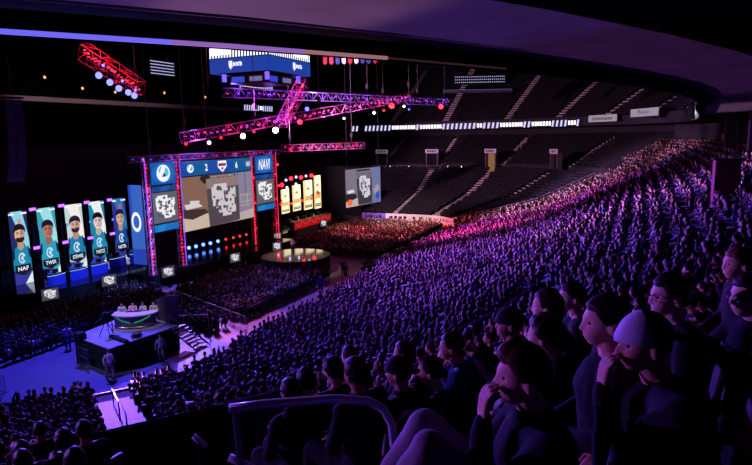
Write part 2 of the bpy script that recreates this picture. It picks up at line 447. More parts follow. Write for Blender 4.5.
def truss(name, a, b, w, h, label, battens=None, m=None, seed=1, dense=.7):
    c = (Vector(a)+Vector(b))/2
    r = empty(name, c); tag(r, label, 'truss')
    mb = MB(); lattice(mb, Vector(a)-c, Vector(b)-c, w, h, max(.45, h*.8), .045, .03)
    mb.build('lattice', m or M_alu, r)
    if battens:
        rr = random.Random(seed); L = (Vector(b)-Vector(a)).length; n = int(L/dense)
        for col, st, frac in battens:
            mb = MB()
            for k in range(n):
                if rr.random() < frac:
                    q = (Vector(a)-c)+(Vector(b)-Vector(a))*((k+.5)/n)
                    mb.box(q+V(0, 0, rr.uniform(-.15,.15)*h), (.3*rr.uniform(.6,1.2), .1, .1))
            if mb.v: mb.build('dot_pattern', mat('batten_%s_%s' % (col[1:], st), emit=col, strength=st), r)
    return r
truss('truss', (39.6, 40.8, 12.35), (63.3, 40.8, 12.3), .5, .5, 'long horizontal truss along the top of the main screen', [('#7040ff', 1.2, .25), ('#ff3060', 1., .4)], None, 3)
TA = truss('truss', (46.28, 40.71, 14.16), (76.9, 28.45, 19.1), .8, 1.0, 'long pink lit truss sloping up to the right over the stage', [('#ff3088', 2.0, .75), ('#c040ff', 1.5, .5)], mat('truss_pink', '#a06a8c', .4, metal=.3), 5)  # pink of its lamps put into the aluminium lattice colour
truss('truss', (55.3, 42.26, 19.03), (94, 27.78, 19.0), .9, 1.0, 'violet lit horizontal truss hung below the cube scoreboard', [('#9040ff', 1.6, .6), ('#ff50a0', 1.0, .4)], mat('truss_violet', '#8a78b4', .4, metal=.3), 6)  # lattice colour carries the violet of its lamps
truss('truss', (53.85, 34.13, 15.5), (49.98, 29.2, 18.92), .9, 1.1, 'short steep red and pink truss crossing in front of the scoreboard', [('#ff2858', 3.0, .95), ('#ff60b0', 2.0, .7)], mat('truss_pink', '#a06a8c', .4), 7, .35)
truss('truss', (69.0, 43.75, 12.6), (80.8, 37.5, 12.65), .8, .9, 'short level magenta truss hung above the white banners', [('#ff2878', 2.2, .8), ('#b040ff', 1.4, .5)], mat('truss_pink', '#a06a8c', .4), 8)
truss('truss', (41.5, 47.3, 22.2), (48.4, 47.6, 19.3), 1.1, 1.5, 'steep red lit truss with blue lamps hanging at the far left', [('#ff2040', 2.2, .95), ('#ff4080', 1.2, .5)], mat('truss_red', '#a05058', .4), 9, .4)  # lattice colour carries the red of its lamps

# moving heads
_heads = {}
def moving_head(loc, col, st, label, rad=.2, group=None, floor=False):
    r = empty('moving_head_light', loc); tag(r, label, 'stage light', group)
    k = 'h'
    if k not in _heads:
        a = MB().box((0, 0, .42), (.34, .3, .14)).build('base', M_hous, r)
        b = MB(); b.box((0, .2, .2), (.08, .05, .42)); b.box((0, -.2, .2), (.08, .05, .42)); b.box((0, 0, .36), (.1, .44, .05)); b = b.build('yoke', M_hous, r)
        h = MB().tube([(.26, 0, .06), (.05, 0, 0), (-.2, 0, -.05), (-.24, 0, -.06)], [.1, .17, .18, .17], 12).build('head', M_hous, r)
        _heads[k] = (a.data, b.data, h.data)
    else:
        for n, d in zip(('base', 'yoke', 'head'), _heads[k]): link(n, d, r)
    if not floor: MB().tube([(0, 0, .48), (0, 0, .75)], .04, 6).build('mounting_clamp', M_hous, r)
    d = CAM-Vector(loc); az = math.atan2(d.y, d.x)
    r.rotation_euler = (PI if floor else 0, 0, az+PI)
    MB().ell((-.24, 0, -.06), (.09, rad, rad), 14, 8).build('lens', mat('lamp_%s_%s' % (col[1:], st), emit=col, strength=st), r)
    return r
WB, RED, BLU = '#e6e4ff', '#ff2030', '#4a50ff'
LAMPS = [((275.5,129.6),62,WB,9,.3,'brightest white lamp below the middle of the long sloping pink truss'), ((243,135.5),56,WB,8,.24,'white lamp left of the brightest one on the sloping pink truss'), ((209,142),52,WB,5,.16,'small white lamp near the low end of the sloping pink truss'),
 ((186,143),49,RED,3,.13,'red lamp at the lowest end of the sloping pink truss'), ((221,137),53,RED,3,.12,'red lamp between two white lamps on the sloping pink truss'), ((254,131),57,RED,3,.12,'red lamp beside the brightest white lamp of the sloping truss'),
 ((300,121.5),64,RED,6,.26,'large red lamp just right of the steep red truss foot'), ((307,108.5),60,BLU,6,.2,'blue lamp beside the steep red truss'), ((344,118),70,WB,5,.14,'small white lamp below the crossing of the two long trusses'),
 ((391.7,105.4),78,RED,9,.36,'bright red lamp nearest the high end of the sloping truss'), ((441,106.3),92,RED,8,.36,'bright red lamp near the far right end of the violet truss'), ((374,112.4),78,WB,6,.18,'white lamp left of the bright red lamp under the long trusses'),
 ((404,106),80,WB,5,.17,'white lamp just right of the bright red lamp under the long trusses'), ((360,106),76,BLU,4,.15,'blue lamp under the violet truss left of the white lamp'), ((409,109),84,BLU,4,.15,'blue lamp under the violet truss right of the white lamp'), ((384,110),78,RED,4,.15,'red lamp hanging lower left of the bright red one')]
def atd(px, py, dep):
    d = fw + r2*((px-376)/600) - u2*((py-232.5)/600); return CAM+d*dep
for q, dep, c, st, rad, lab in LAMPS: moving_head(tuple(round(v, 2) for v in atd(*q, dep)), c, st, lab, rad)
for i, (q, dep) in enumerate((((98.7,75),55.5), ((109.8,82),57), ((118.8,88),58.5), ((128.3,92),60.5), ((134.3,95.2),61.5), ((103.2,65),55), ((122.4,80.3),57.5), ((135.4,89.6),60.5))):
    moving_head(tuple(round(v, 2) for v in atd(*q, dep)), '#5a60ff', 4.5, ('%s blue lamp from the top %s the steep red truss at the far left' % (('first','second','third','fourth','fifth','first','second','third')[i], 'hanging below' if i < 5 else 'set inside')), .3 if i < 5 else .13)
# stage floor lamps under the main picture
for i, (x, y) in enumerate(((52.3,46.1),(53.3,45.95),(54.5,45.9),(55.5,45.7),(56.9,45.7),(58.4,45.7),(59.6,45.5),(60.8,45.4),(62.0,45.3))):
    moving_head((x, y, 1.95), '#5078ff' if i < 5 else RED, 5 if i < 5 else 5, '%s stage floor lamp under the main picture, %s from the %s' % ('pale blue' if i < 5 else 'red', ('first','second','third','fourth','fifth')[i if i < 5 else i-5], 'left end' if i < 5 else 'blue lamps'), .2 if i < 5 else .13, 'stage floor lamps', True)

# ---------------------------------------------------------------- portrait banners
def portrait(p, bg, wedge, skin, hair, shirt, name, beard=False, cap=False, mark=True):
    def K(pl): return [[(.5+(u-.5)*1.4, .5+(v-.53)*1.16) for u, v in q] for q in pl]
    def R(*a): return rect(*a)
    p.art('backing', [rect(0,0,1,1)], glow(bg, .85), 1)
    if wedge: p.art('backing_wedge', [[(.1,1),(.75,1),(1,.62),(1,.35),(.5,.7)]], glow(wedge, .95), 2)
    p.art('jersey', [[(0,.2),(0,.43),(.16,.5),(.36,.54),(.64,.54),(.86,.5),(1,.43),(1,.2)]], glow(shirt, .85), 3)
    p.art('jersey_sleeves', [[(0,.34),(0,.46),(.14,.53),(.1,.36)], [(1,.34),(1,.46),(.86,.53),(.9,.36)]], glow('#12265c', .6), 4)
    p.art('jersey_emblem', ringpolys(.5,.36,.2,.075,.3,20,.3,PI*1.8)+[[(.42,.36),(.6,.42),(.56,.31)]], glow('#cfe8f8', .95), 5)
    p.art('neck', K([[(.38,.53),(.38,.64),(.62,.64),(.62,.53),(.5,.5)]]), glow(skin, .62), 4)
    p.art('face', K([disc(.5,.69,.2,.098,24)]), glow(skin, .95), 5)
    p.art('face_shade', K([disc(.6,.685,.1,.08,16)]), glow(skin, .7), 6)
    p.art('hair', K([disc(.5,.742,.235,.075,20,0,PI)+[(.27,.70),(.33,.735),(.5,.75),(.67,.735),(.73,.70)]]), glow(hair if not cap else '#1c2a66', .6), 7)
    p.art('eyes', K([rect(.37,.695,.46,.706), rect(.54,.695,.63,.706), rect(.36,.715,.46,.722), rect(.54,.715,.64,.722)]), glow('#20140f', .4), 8)
    p.art('mouth', K([rect(.43,.634,.57,.642), rect(.47,.66,.53,.665)]), glow('#7a3428', .6), 8)
    if beard: p.art('beard', K([disc(.5,.645,.17,.05,18,PI,2*PI)+[(.62,.66),(.5,.65),(.38,.66)]]), glow('#3a2418', .5), 7)
    p.art('name_plate', [[(.06,.27),(.94,.27),(.94,.18),(.5,.12),(.06,.18)]], glow('#1a2228', .4), 6)
    p.text('name_text', name, .2, .19, .8, .245, glow(WHITE, 1.), 8, .02)
    p.art('lower_field', [[(0,0),(1,0),(1,.08),(.6,.12),(0,.16)]], glow('#3c40b8', .7), 3)
    p.art('lower_wedge', [[(.55,0),(1,0),(1,.16)]], glow('#e4f0ff', .95), 4)
    if mark: p.art('cross_mark', [[(.42,.9),(.46,.9),(.68,.83),(.62,.83)], [(.6,.9),(.66,.9),(.5,.83),(.44,.83)]], glow('#ff4038', 1.), 8)
    p.art('header_marks', [rect(0,.955,.3,.98), rect(.66,.955,1,.98)], glow(WHITE, 1.), 8)
LB = [(34.4,36.1,'#27306e','#8fd8ea','#e8b89a','#241a1c','#1890b4','NAF',True,False,True,'first from the left, bearded player and red cross mark'),
      (37.1,38.95,'#38aebc','#9fe4ea','#b87858','#1c1214','#28a8c8','TWIX',False,False,False,'second from the left, short dark hair on a teal field'),
      (40.0,41.95,'#cfe6e2','#f6f2e8','#dcae94','#2c1e1c','#1684b4','STEWIE',True,False,False,'middle one of five, player on a nearly white field'),
      (42.75,44.6,'#178cb0','#f0f4f4','#ecd0c4','#1c1416','#1894bc','TWISTZZ',False,False,False,'fourth from the left, dark haired player with white corner'),
      (45.65,47.4,'#38349c','#2a78b4','#dcb09c','#221a2c','#1c50a4','NITR',False,True,True,'fifth from the left, player in a dark blue cap')]
for x0, x1, bg, wd, sk, hr, sh, nm, bd, cp, mk, lab in LB:
    p = plate('player_banner', x0, x1, 1.52, 8.05, 50., 'tall lit portrait banner, '+lab, .12, 'banner'); p.root['group'] = 'blue team portrait banners'
    portrait(p, bg, wd, sk, hr, sh, nm, bd, cp, mk)
RB = [(74.6,76.85,2.9,6.5,'first and lowest from the left'), (77.75,80.2,2.9,6.85,'second from the left'), (81.05,83.85,2.7,7.3,'third from the left'), (84.4,86.65,2.5,7.85,'tallest, at the right end')]
for i, (x0, x1, z0, z1, lab) in enumerate(RB):
    p = plate('player_banner', x0, x1, z0, z1, 48., 'glaring white and yellow banner above the red desk, '+lab, .12, 'banner'); p.root['group'] = 'red team white banners'
    MB().bbox(((x0+x1)/2-.06, 48.15, 1.5), ((x0+x1)/2+.06, 48.25, z0+.3)).build('mounting_pole', M_hous, p.root)
    p.art('backing', [rect(0,0,1,1)], glow('#fff2c4', 1.5), 1)
    p.art('backing_edge', [rect(0,0,.2,1), rect(.84,0,1,.5)], glow('#ffd890', 1.1), 2)
    p.art('player_face', [disc(.5,.62,.19,.11)], glow('#ffe8cc', 1.2), 3)
    p.art('player_hair', [disc(.5,.68,.2,.08,14,0,PI)], glow('#c09058', .9), 4)
    p.art('player_top', [[(.1,.3),(.2,.47),(.8,.47),(.9,.3)]], glow('#e8c070', 1.), 3)
    p.art('name_plate', [rect(.12,.06,.88,.16)], glow('#4a3a30', .5), 4)
    p.text('name_text', ('SIMPLE','FLAMIE','ELECTRO','EDWARD')[i], .18, .085, .82, .14, glow('#ffe9b0', 1.), 5)
    if i == 3: p.art('red_mark', [[(.2,.5),(.4,.56),(.9,.46),(.6,.4)]], glow('#d84030', 1.), 6)
# violet and red wash lamps between banners
for i, (x, z) in enumerate(((36.5,8.1),(36.5,4.6),(39.45,8.1),(39.5,4.6),(42.3,8.1),(42.35,4.55),(45.1,8.05),(45.1,4.55))):
    r = MB().box((x, 49.75, z), (.7, .18, .34)).build('wash_lamp', M_hous)
    MB().bbox((x-.04, 49.84, 1.5), (x+.04, 49.9, z)).build('mounting_pole', M_hous, r)
    MB().box((x, 49.64, z), (.62, .04, .26)).build('lens', mat('wash_violet', emit='#8a48ff', strength=4), r)
    tag(r, '%s violet wash lamp in gap %s from the left between the portrait banners' % (('upper','lower')[i % 2], ('one','two','three','four')[i//2]), 'stage light', 'violet wash lamps')
for i, (x, z) in enumerate(((37.0,6.3),(39.9,6.2),(42.5,6.15),(45.3,6.0))):
    r = MB().box((x, 49.75, z), (.25, .15, .25)).build('wash_lamp', M_hous)
    MB().bbox((x-.03, 49.82, 1.5), (x+.03, 49.88, z)).build('mounting_pole', M_hous, r)
    MB().box((x, 49.66, z), (.2, .03, .2)).build('lens', mat('wash_blue', emit='#5a70ff', strength=2), r)
    tag(r, 'small dim blue lamp in gap %s from the left between the portrait banners' % ('one','two','three','four')[i], 'stage light', 'violet wash lamps')
for i, (q, dep) in enumerate((((282,184.5),86),((291,178),88),((301,177),91),((311.5,175),94),((281,203.5),86),((291.5,203),88),((302,200),91),((312,198),94),((277.5,164),80),((279,185),80))):
    moving_head(tuple(round(v, 2) for v in atd(*q, dep)), RED, 5, ('red lamp %s the white banners, %s from the left' % (('above','across the middle of')[i//4], ('first','second','third','fourth')[i % 4])) if i < 8 else 'red lamp on the outer side of the right screen tower, %s of the pair' % ('upper','lower')[i-8], .3 if i < 4 else .17, 'red banner lamps')
for i, (q, dep) in enumerate((((286,179.5),88),((296,176.5),90),((306,175.5),92),((287,187),88),((296,183.5),90))):
    moving_head(tuple(round(v, 2) for v in atd(*q, dep)), '#c8b8ff', 4, 'pale violet lamp among the red lamps above the white banners, %s of five' % ('first','second','third','fourth','last')[i], .18, 'pale banner lamps')
# pale blue fabric column beside the main screen, its light painted as glow
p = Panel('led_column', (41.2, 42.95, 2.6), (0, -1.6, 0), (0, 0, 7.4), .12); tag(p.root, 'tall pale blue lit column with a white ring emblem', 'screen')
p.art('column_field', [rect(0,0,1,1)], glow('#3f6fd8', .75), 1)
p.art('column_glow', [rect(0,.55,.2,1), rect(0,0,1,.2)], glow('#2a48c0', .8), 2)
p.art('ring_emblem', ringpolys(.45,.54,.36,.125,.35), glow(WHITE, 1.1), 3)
# hanging side picture
p = Panel('projection_screen', (80.4, 40.3, 3.38), (9.5, -1.6, 0), (0, 0, 5.7), .1); tag(p.root, 'hanging side screen at the right showing the same map card', 'screen')
p.art('room_wall', [rect(0,0,1,1)], glow('#8f8498', .75), 1)
p.art('room_far', [rect(.72,.0,1,1)], glow('#7f86b4', .75), 2)
p.art('room_floor', [[(0,0),(.34,0),(.32,.22),(.1,.14),(0,.16)]], glow('#c9b8b4', .9), 2)
p.art('room_ledge', [[(0,.36),(.28,.33),(.3,.22),(0,.15)]], glow('#3a3038', .5), 3)
p.art('room_crates', [[(.04,.44),(.2,.46),(.24,.38),(.05,.36)]], glow('#e6e2ea', .9), 4)
p.art('map_backing', [[(.29,.9),(.74,.9),(.73,.02),(.33,.03)]], glow('#4a4456', .65), 5)
p.art('map_backing_top', [[(.29,.9),(.74,.9),(.738,.72),(.3,.72)]], glow('#84788a', .7), 6)
map_art(p, .33, .1, .72, .86, 8, '#d8d4e0', None, False)
for c in p.root.children:
    if c.name.startswith('map_rooms') or c.name.startswith('map_pattern'): c.location = p.N*.05
p.art('fire_mark', [disc(.1,.12,.07,.09,10)], glow('#ff6a38', 1.), 7)
p.art('blue_figure', [disc(.9,.2,.06,.11,10)], glow('#3058c8', .9), 7)
p.art('crate_stack', [rect(.78,.34,.96,.42), rect(.8,.26,.9,.34), rect(.84,.42,.94,.5)], glow('#b8a8a8', .8), 6)
p.art('status_strip', [rect(.3,.93,.68,.97)], glow('#19171e', .4), 6)
mb = MB()
for u in (.05, .95):
    mb.tube([p.P(u, 1, 0), p.P(u, 1, 0)+V(0,0,28)], .03, 5)
mb.build('hanging_cable', M_hous, p.root)
# comms monitors along the stage front
for i, (x, y, lab) in enumerate(((33.6,44.7,'in front of the blue team stage, left one'),(39.0,43.9,'in front of the blue team stage, right one'),(43.6,41.2,'at the foot of the left screen tower'),(51.4,39.2,'before the middle of the centre stage'),(58.6,38.6,'at the foot of the right screen tower'),(64.6,42.4,'beside the left end of the red desk'),(76.8,42.3,'at the right end of the red desk'))):
    p = Panel('stage_monitor', (x-.75, y+.12, .95), (1.45, -.35, 0), (0, 0, 1.05), .1); tag(p.root, 'small map monitor '+lab, 'monitor', 'stage front monitors')
    p.art('map_field', [rect(.04,.04,.96,.96)], glow('#56525e', .7), 1)
    map_art(p, .1, .06, .9, .94, 40+i, '#e6e6ee', None, False)
    mb = MB(); mb.box((x-.02, y-.02, .48), (.1, .1, .94)); mb.box((x-.02, y-.02, .02), (.6, .5, .04)); mb.build('stand', M_hous, p.root)

# ---------------------------------------------------------------- team desks
def curved_desk(x, y, wd, col, label, top='#20242c'):
    r = empty('team_desk', (x, y, 1.5)); tag(r, label, 'desk', 'blue team desks')
    n = 10; pts = [(wd/2*math.sin(-1.1+2.2*i/n)/math.sin(1.1), -.42*math.cos(-1.1+2.2*i/n)) for i in range(n+1)]
    MB().prism(pts+[(wd/2, .35), (-wd/2, .35)], .86, .92).build('desktop', mat('desk_top', top, .4), r)
    mb = MB()
    for i in range(n):
        a, b = pts[i], pts[i+1]; mb.add([(a[0],a[1],0),(b[0],b[1],0),(b[0],b[1],.85),(a[0],a[1],.85),(a[0],a[1]+.03,0),(b[0],b[1]+.03,0),(b[0],b[1]+.03,.85),(a[0],a[1]+.03,.85)], [(0,1,2,3),(5,4,7,6)])
    mb.build('front_panel', mat('desk_front_lit', '#2a44c0', .5), r)
    MB().tube([(q[0], q[1]-.02, .9) for q in pts], .02, 5).build('edge_light', mat('desk_edge', emit='#a8d0ff', strength=1.2), r)
    return r
DX = [(36.15,1.8),(38.5,1.95),(41.2-.35,2.0),(43.8,2.1),(46.4,2.1)]
for i, (x, wd) in enumerate(DX):
    if x > 41.4: yy = 48.0
    else: yy = 47.2
    curved_desk(x, yy, wd, 0, 'curved blue lit player desk, %s in front of the portrait banners' % ('leftmost','second from the left','third from the left','fourth from the left','rightmost'))if False else curved_desk(x, yy, wd, 0, 'curved blue lit player desk before the portrait banners, %s' % ('leftmost','second from the left','middle one','fourth from the left','rightmost')[i])
deck('stage_riser', [(41.5, 47.3), (48.2, 47.3), (48.2, 51), (41.5, 51)], 0, 1.5, 'dark riser behind the main screen carrying two player desks')
r = empty('team_desk', (75.4, 43.5, 1.5)); tag(r, 'long red fronted player desk with white angled line below the white banners', 'desk')
MB().box((0, 0, .95), (10.6, .8, .06)).build('desktop', mat('desk_top', '#20242c', .4), r)
MB().box((0, -.38, .46), (10.6, .05, .9)).build('front_panel', mat('desk_front_red', '#d81c2c', .5), r)
mb = MB()
for k in range(5): mb.add([(-5.2+k*2.1, -.415, .9), (-4.15+k*2.1, -.415, .3), (-3.1+k*2.1, -.415, .9), (-3.1+k*2.1, -.415, .84), (-4.15+k*2.1, -.415, .24), (-5.2+k*2.1, -.415, .84)], [(0,1,4,5),(1,2,3,4)])
mb.build('chevron_line', mat('chevron', '#ffd0c8', .5), r)
_mon = {}
def desk_monitor(x, y, z, label, group, ang=0.):
    r = empty('computer_monitor', (x, y, z), ang); tag(r, label, 'monitor', group)
    if not _mon:
        _mon['s'] = MB().box((0, 0, .31), (.58, .04, .36)).build('display', M_hous, r).data
        b = MB(); b.box((0, -.02, .09), (.05, .04, .16)); b.box((0, 0, .01), (.26, .2, .02)); _mon['b'] = b.build('stand', M_hous, r).data
        _mon['g'] = MB().box((0, .024, .31), (.54, .006, .32)).build('screen_glass', glow('#9ab8ff', 1.2), r).data
    else:
        link('display', _mon['s'], r); link('stand', _mon['b'], r); link('screen_glass', _mon['g'], r)
for i, (x, wd) in enumerate(DX): desk_monitor(x, (48.0 if x > 41.4 else 47.2)-.12, 2.42, 'back of the computer monitor on the %s blue player desk' % ('leftmost','second','middle','fourth','rightmost')[i], 'player monitors')
for i in range(5): desk_monitor(71.2+i*2.1, 43.35, 2.48, 'back of the computer monitor on the red desk, %s from the left' % ('first','second','third','fourth','fifth')[i], 'player monitors')

# ---------------------------------------------------------------- cube scoreboard
r = empty('cube_scoreboard', (58.9, 39.7, 21)); tag(r, 'big hanging cube scoreboard with a white striped ring and blue band', 'scoreboard')
mb = MB(); mb.box((0, 0, 2.2), (8.3, 7.3, 4.2)); mb.build('core', M_hous, r)
def sb_face(O, U, z0, z1, nm, k):
    U = Vector(U); L = U.length; z = z1-z0
    N = U.normalized().cross(V(0,0,1))
    def quad(a, b, c, d, off): return [Vector(O)+U*a+N*off+V(0,0,z0+z*b), Vector(O)+U*c+N*off+V(0,0,z0+z*b), Vector(O)+U*c+N*off+V(0,0,z0+z*d), Vector(O)+U*a+N*off+V(0,0,z0+z*d)]
    return quad
O1, U1 = V(-4.3, -3.8, 0), V(8.6, 0, 0)       # face towards the near side
O2, U2 = V(-4.3, 3.8, 0), V(0, -7.6, 0)       # face towards the near end
bandm = glow('#1c48b4', .75); strm = mat('stripe_white', emit='#e8e6ff', strength=1.6); dimm = glow('#2a2a40', .4)
for fi, (O, U) in enumerate(((O1, U1), (O2, U2), (V(4.3, 3.8, 0), V(-8.6, 0, 0)), (V(4.3, -3.8, 0), V(0, 7.6, 0)))):
    q = sb_face(O, U, 0, 1.5, '', 0)
    me = MB().add(q(0, 0, 1, 1, .02), [(0,1,2,3)]); me.build('blue_band', bandm, r)
    q = sb_face(O, U, 1.6, 3.1, '', 0)
    MB().add(q(0, 0, 1, 1, .02), [(0,1,2,3)]).build('ring_backing', dimm, r)
    mb = MB()
    n = 20
    for k in range(n):
        a = k/n
        x0 = q(a+.008, 0, a+.034, 1, .05)
        x0[2] = x0[2]+U.normalized()*.1; x0[3] = x0[3]+U.normalized()*.1
        mb.add(x0, [(0,1,2,3)])
    mb.build('ring_stripes', strm, r)
    mb = MB()
    for k in range(8):
        a = (.04 if fi == 1 else .56)+k*.045; mb.add(q(a, .2, a+.035, .82, .07), [(0,1,2,3)])
        mb.add(q(a+.006, .42, a+.022, .6, .08), [(0,1,2,3)])
    mb.build('ring_lettering', mat('ring_letters', emit='#ffffff', strength=1.8), r)
    # claw emblem and lettering on the band
    if fi < 2:
        mb = MB(); q = sb_face(O, U, 0, 1.5, '', 0); u0 = .34 if fi == 1 else .55
        for k in range(3): mb.add(q(u0+k*.022, .35-(k == 1)*.12, u0+k*.022+.015, .82, .06), [(0,1,2,3)])
        mb.build('band_emblem', strm, r)
        vs, fs = text_mesh('MONSTER', .03)
        pts = [Vector(O)+U*(u0+.075+.15*x)+U.normalized().cross(V(0,0,1))*.06+V(0,0,.66+.42*y) for x, y in vs]
        me = bpy.data.meshes.new('band_lettering'); me.from_pydata([tuple(v) for v in pts], [], fs); me.materials.append(strm); link('band_lettering', me, r)
mb = MB(); mb.box((0, 0, -.55), (5.6, 4.8, 1.0)); mb.build('under_core', M_hous, r)
for x, y in ((-3.2,-2.8),(3.2,-2.8),(-3.2,2.8)): MB().box((x, y, -.4), (.35, .35, .8)).build('under_lamp', mat('sb_violet', emit='#6a50ff', strength=1.8), r)
MB().box((-1.4, -2.45, -.6), (1.5, .06, .6)).build('under_display', glow('#3048d0', .9), r); MB().box((-2.86, 1.2, -.6), (.06, 1.6, .6)).build('under_display', glow('#3048d0', .9), r)
MB().box((1.3, -2.45, -.6), (1.7, .06, .5)).build('under_panel', glow('#8078b8', .7), r); MB().box((-2.86, -1.1, -.6), (.06, 1.6, .5)).build('under_panel', glow('#8078b8', .7), r)
mb = MB()
for x, y in ((-3,-2.6),(3,-2.6),(3,2.6),(-3,2.6)): mb.tube([(x, y, 4.3), (x, y, 16.9)], .05, 6)
mb.build('hanging_cable', M_hous, r)

# ---------------------------------------------------------------- ribbon boards
def ribbon(pts, z0, z1, label, words, st=1.5, fade=1.):
    """LED fascia board along a polyline (points at the face, viewer side is to the right of travel)"""
    r = MB()
    for a, b in zip(pts[:-1], pts[1:]):
        a, b = Vector((a[0], a[1], 0)), Vector((b[0], b[1], 0)); n = (b-a).normalized().cross(V(0,0,1))
        r.add([a+V(0,0,z0), b+V(0,0,z0), b+V(0,0,z1), a+V(0,0,z1), a-n*.12+V(0,0,z0), b-n*.12+V(0,0,z0), b-n*.12+V(0,0,z1), a-n*.12+V(0,0,z1)], [(0,1,2,3),(5,4,7,6),(3,2,6,7),(0,4,5,1),(0,3,7,4),(1,5,6,2)])
    if z0 > 18: r.box(((pts[0][0]+pts[-1][0])/2, pts[0][1]+.5, (z0+z1)/2), (.3, 1.0, .3))
    o = r.build('ribbon_board', mat('ribbon_dark', '#101018', .5)); tag(o, label, 'display')
    # walk
    seg = []; tot = 0
    for a, b in zip(pts[:-1], pts[1:]):
        a, b = Vector((a[0], a[1], 0)), Vector((b[0], b[1], 0)); L = (b-a).length; seg.append((tot, L, a, b)); tot += L
    def pos(s):
        for t0, L, a, b in seg:
            if s <= t0+L or (t0, L) == seg[-1][:2]:
                t = (b-a).normalized(); return a+t*(s-t0), t.cross(V(0,0,1))
    s1 = MB(); s2 = MB(); h = z1-z0; s = .15; k = 0
    while s < tot-.5:
        ln = .42; inw = any(w0 < s/tot < w1 for w0, w1 in words)
        a, n = pos(s); b, _ = pos(s+ln)
        off = n*.03
        if inw:
            s2.add([a+off+V(0,0,z0+h*.22), b+off+V(0,0,z0+h*.22), b+off+V(0,0,z0+h*.86), a+off+V(0,0,z0+h*.86)], [(0,1,2,3)]); s += .58
        else:
            c, _ = pos(s+.18); d, _ = pos(s+.18+ln)
            s1.add([a+off+V(0,0,z0+.04), b+off+V(0,0,z0+.04), d+off+V(0,0,z1-.04), c+off+V(0,0,z1-.04)], [(0,1,2,3)]); s += .88
    if s1.v: s1.build('stripe_pattern', mat('ribbon_stripe', emit='#cfc8ff', strength=1.1), o)
    if s2.v: s2.build('letter_pattern', mat('ribbon_letters', emit='#f4f2ff', strength=1.7), o)
    return o
def ring_pts(d, sts): return [(at(s, d, 0).x, at(s, d, 0).y) for s in sts]
i0 = 5+25+11
far = [(115.95, 53.4)]+ring_pts(27.95, ST[i0+14:i0+25+3][::-1])
ribbon(far, 15.0, 16.15, 'long white striped ribbon board along the far upper stand', [(.12,.24),(.27,.37),(.52,.55),(.61,.73),(.75,.85),(.93,.96)])
ribbon([(116.0, 56.4), (115.98, 54.6)], 15.0, 16.15, 'short piece of striped ribbon board left of the long one', [])
ribbon([(113.2, 81.6), (125, 81.6)], 20.2, 21.5, 'striped ribbon board low on the stage side stand under the scoreboard', [(.5,.62)])
ribbon([(114.6, 83.5), (128.5, 83.5)], 25.3, 27.1, 'striped ribbon board above the violet truss behind the scoreboard', [(.05,.6)])

# ---------------------------------------------------------------- people
SKIN = ['#d8a688', '#c99272', '#e4bba0', '#a8704e', '#7c4c34', '#d0a080']
HAIR = ['#17100e', '#20150f', '#2e1e14', '#120e10', '#4a3320', '#6e4c2c', '#0e0c0e', '#3a1e14']
TOPS = ['#16161c', '#1c1c26', '#20242e', '#121216', '#2a2a34', '#24304a', '#3c4660', '#5e6474', '#8e8e9c', '#b8b4c0', '#6a2028', '#24406a', '#3e2a44', '#1e1a1e', '#1a2038']
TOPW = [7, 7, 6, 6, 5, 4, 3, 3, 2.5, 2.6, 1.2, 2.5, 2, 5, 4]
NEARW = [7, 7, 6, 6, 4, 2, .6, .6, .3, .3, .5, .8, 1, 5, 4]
LEGS = ['#16181e', '#1c2230', '#232a3c', '#2a2624', '#14141a', '#3a3630']
def L4(h): return lin(h)+(1,)
M_skin = mat_objcolor('skin', .6, .06, 20); M_hair = mat_objcolor('hair', .5, .45, 60, .5); M_top = mat_objcolor('cloth_top', .9, .14, 14); M_leg = mat_objcolor('cloth_trousers', .9, .15, 18); M_shoe = mat('shoe', '#1a1a1e', .6)
M_eye = mat('eye', '#141010', .25, spec=.6)

def remesh(mb, voxel, smooth_it=2, fac=.5):
    me = bpy.data.meshes.new('body'); me.from_pydata(mb.v, [], mb.f)
    o = bpy.data.objects.new('tmp', me); COL.objects.link(o)
    md = o.modifiers.new('r', 'REMESH'); md.mode = 'VOXEL'; md.voxel_size = voxel
    if smooth_it: m2 = o.modifiers.new('s', 'SMOOTH'); m2.factor = fac; m2.iterations = smooth_it
    bpy.context.view_layer.update()
    out = bpy.data.meshes.new_from_object(o.evaluated_get(bpy.context.evaluated_depsgraph_get()))
    bpy.data.objects.remove(o); bpy.data.meshes.remove(me)
    out.polygons.foreach_set('use_smooth', [True]*len(out.polygons))
    return out
def ss(a, b, x):
    t = min(1, max(0, (x-a)/(b-a))); return t*t*(3-2*t)
def g(x, s): return math.exp(-(x/s)**2)
def head_pt(th, ph, fem=False):
    """a point of the head surface in head space: x forward, y left, z up, centre between the ears"""
    c, s = math.cos(ph), math.sin(ph)
    x, y, z = .098*c*math.cos(th), .077*c*math.sin(th), .122*s
    front = ss(.0, .06, x)
    if z < 0: y *= 1-.30*ss(0, .115, -z); 
    if z < -.02 and x < 0: x *= 1-.45*ss(.02, .11, -z)
    if z > .02 and x < 0: x *= 1.06
    if x > 0: x = x*(1-.0*z); x += .012*front*ss(.0, .06, -z)
    nz = ss(.030, -.024, z)*(1-ss(-.024, -.040, z))
    x += (.027 if not fem else .021)*nz*g(y, .0125)*front
    x += .007*g(z-.032, .011)*g(y, .05)*front
    x -= .011*g(z-.010, .012)*(g(y-.034, .014)+g(y+.034, .014))*front
    x += .007*(g(z+.055, .006)+g(z+.070, .007))*g(y, .02)*front
    x -= .004*g(z+.0625, .003)*g(y, .02)*front
    x += .010*g(z+.100, .015)*g(y, .025)*front
    x += .004*g(z+.02, .02)*(g(y-.045, .015)+g(y+.045, .015))*front
    return V(x, y, z)
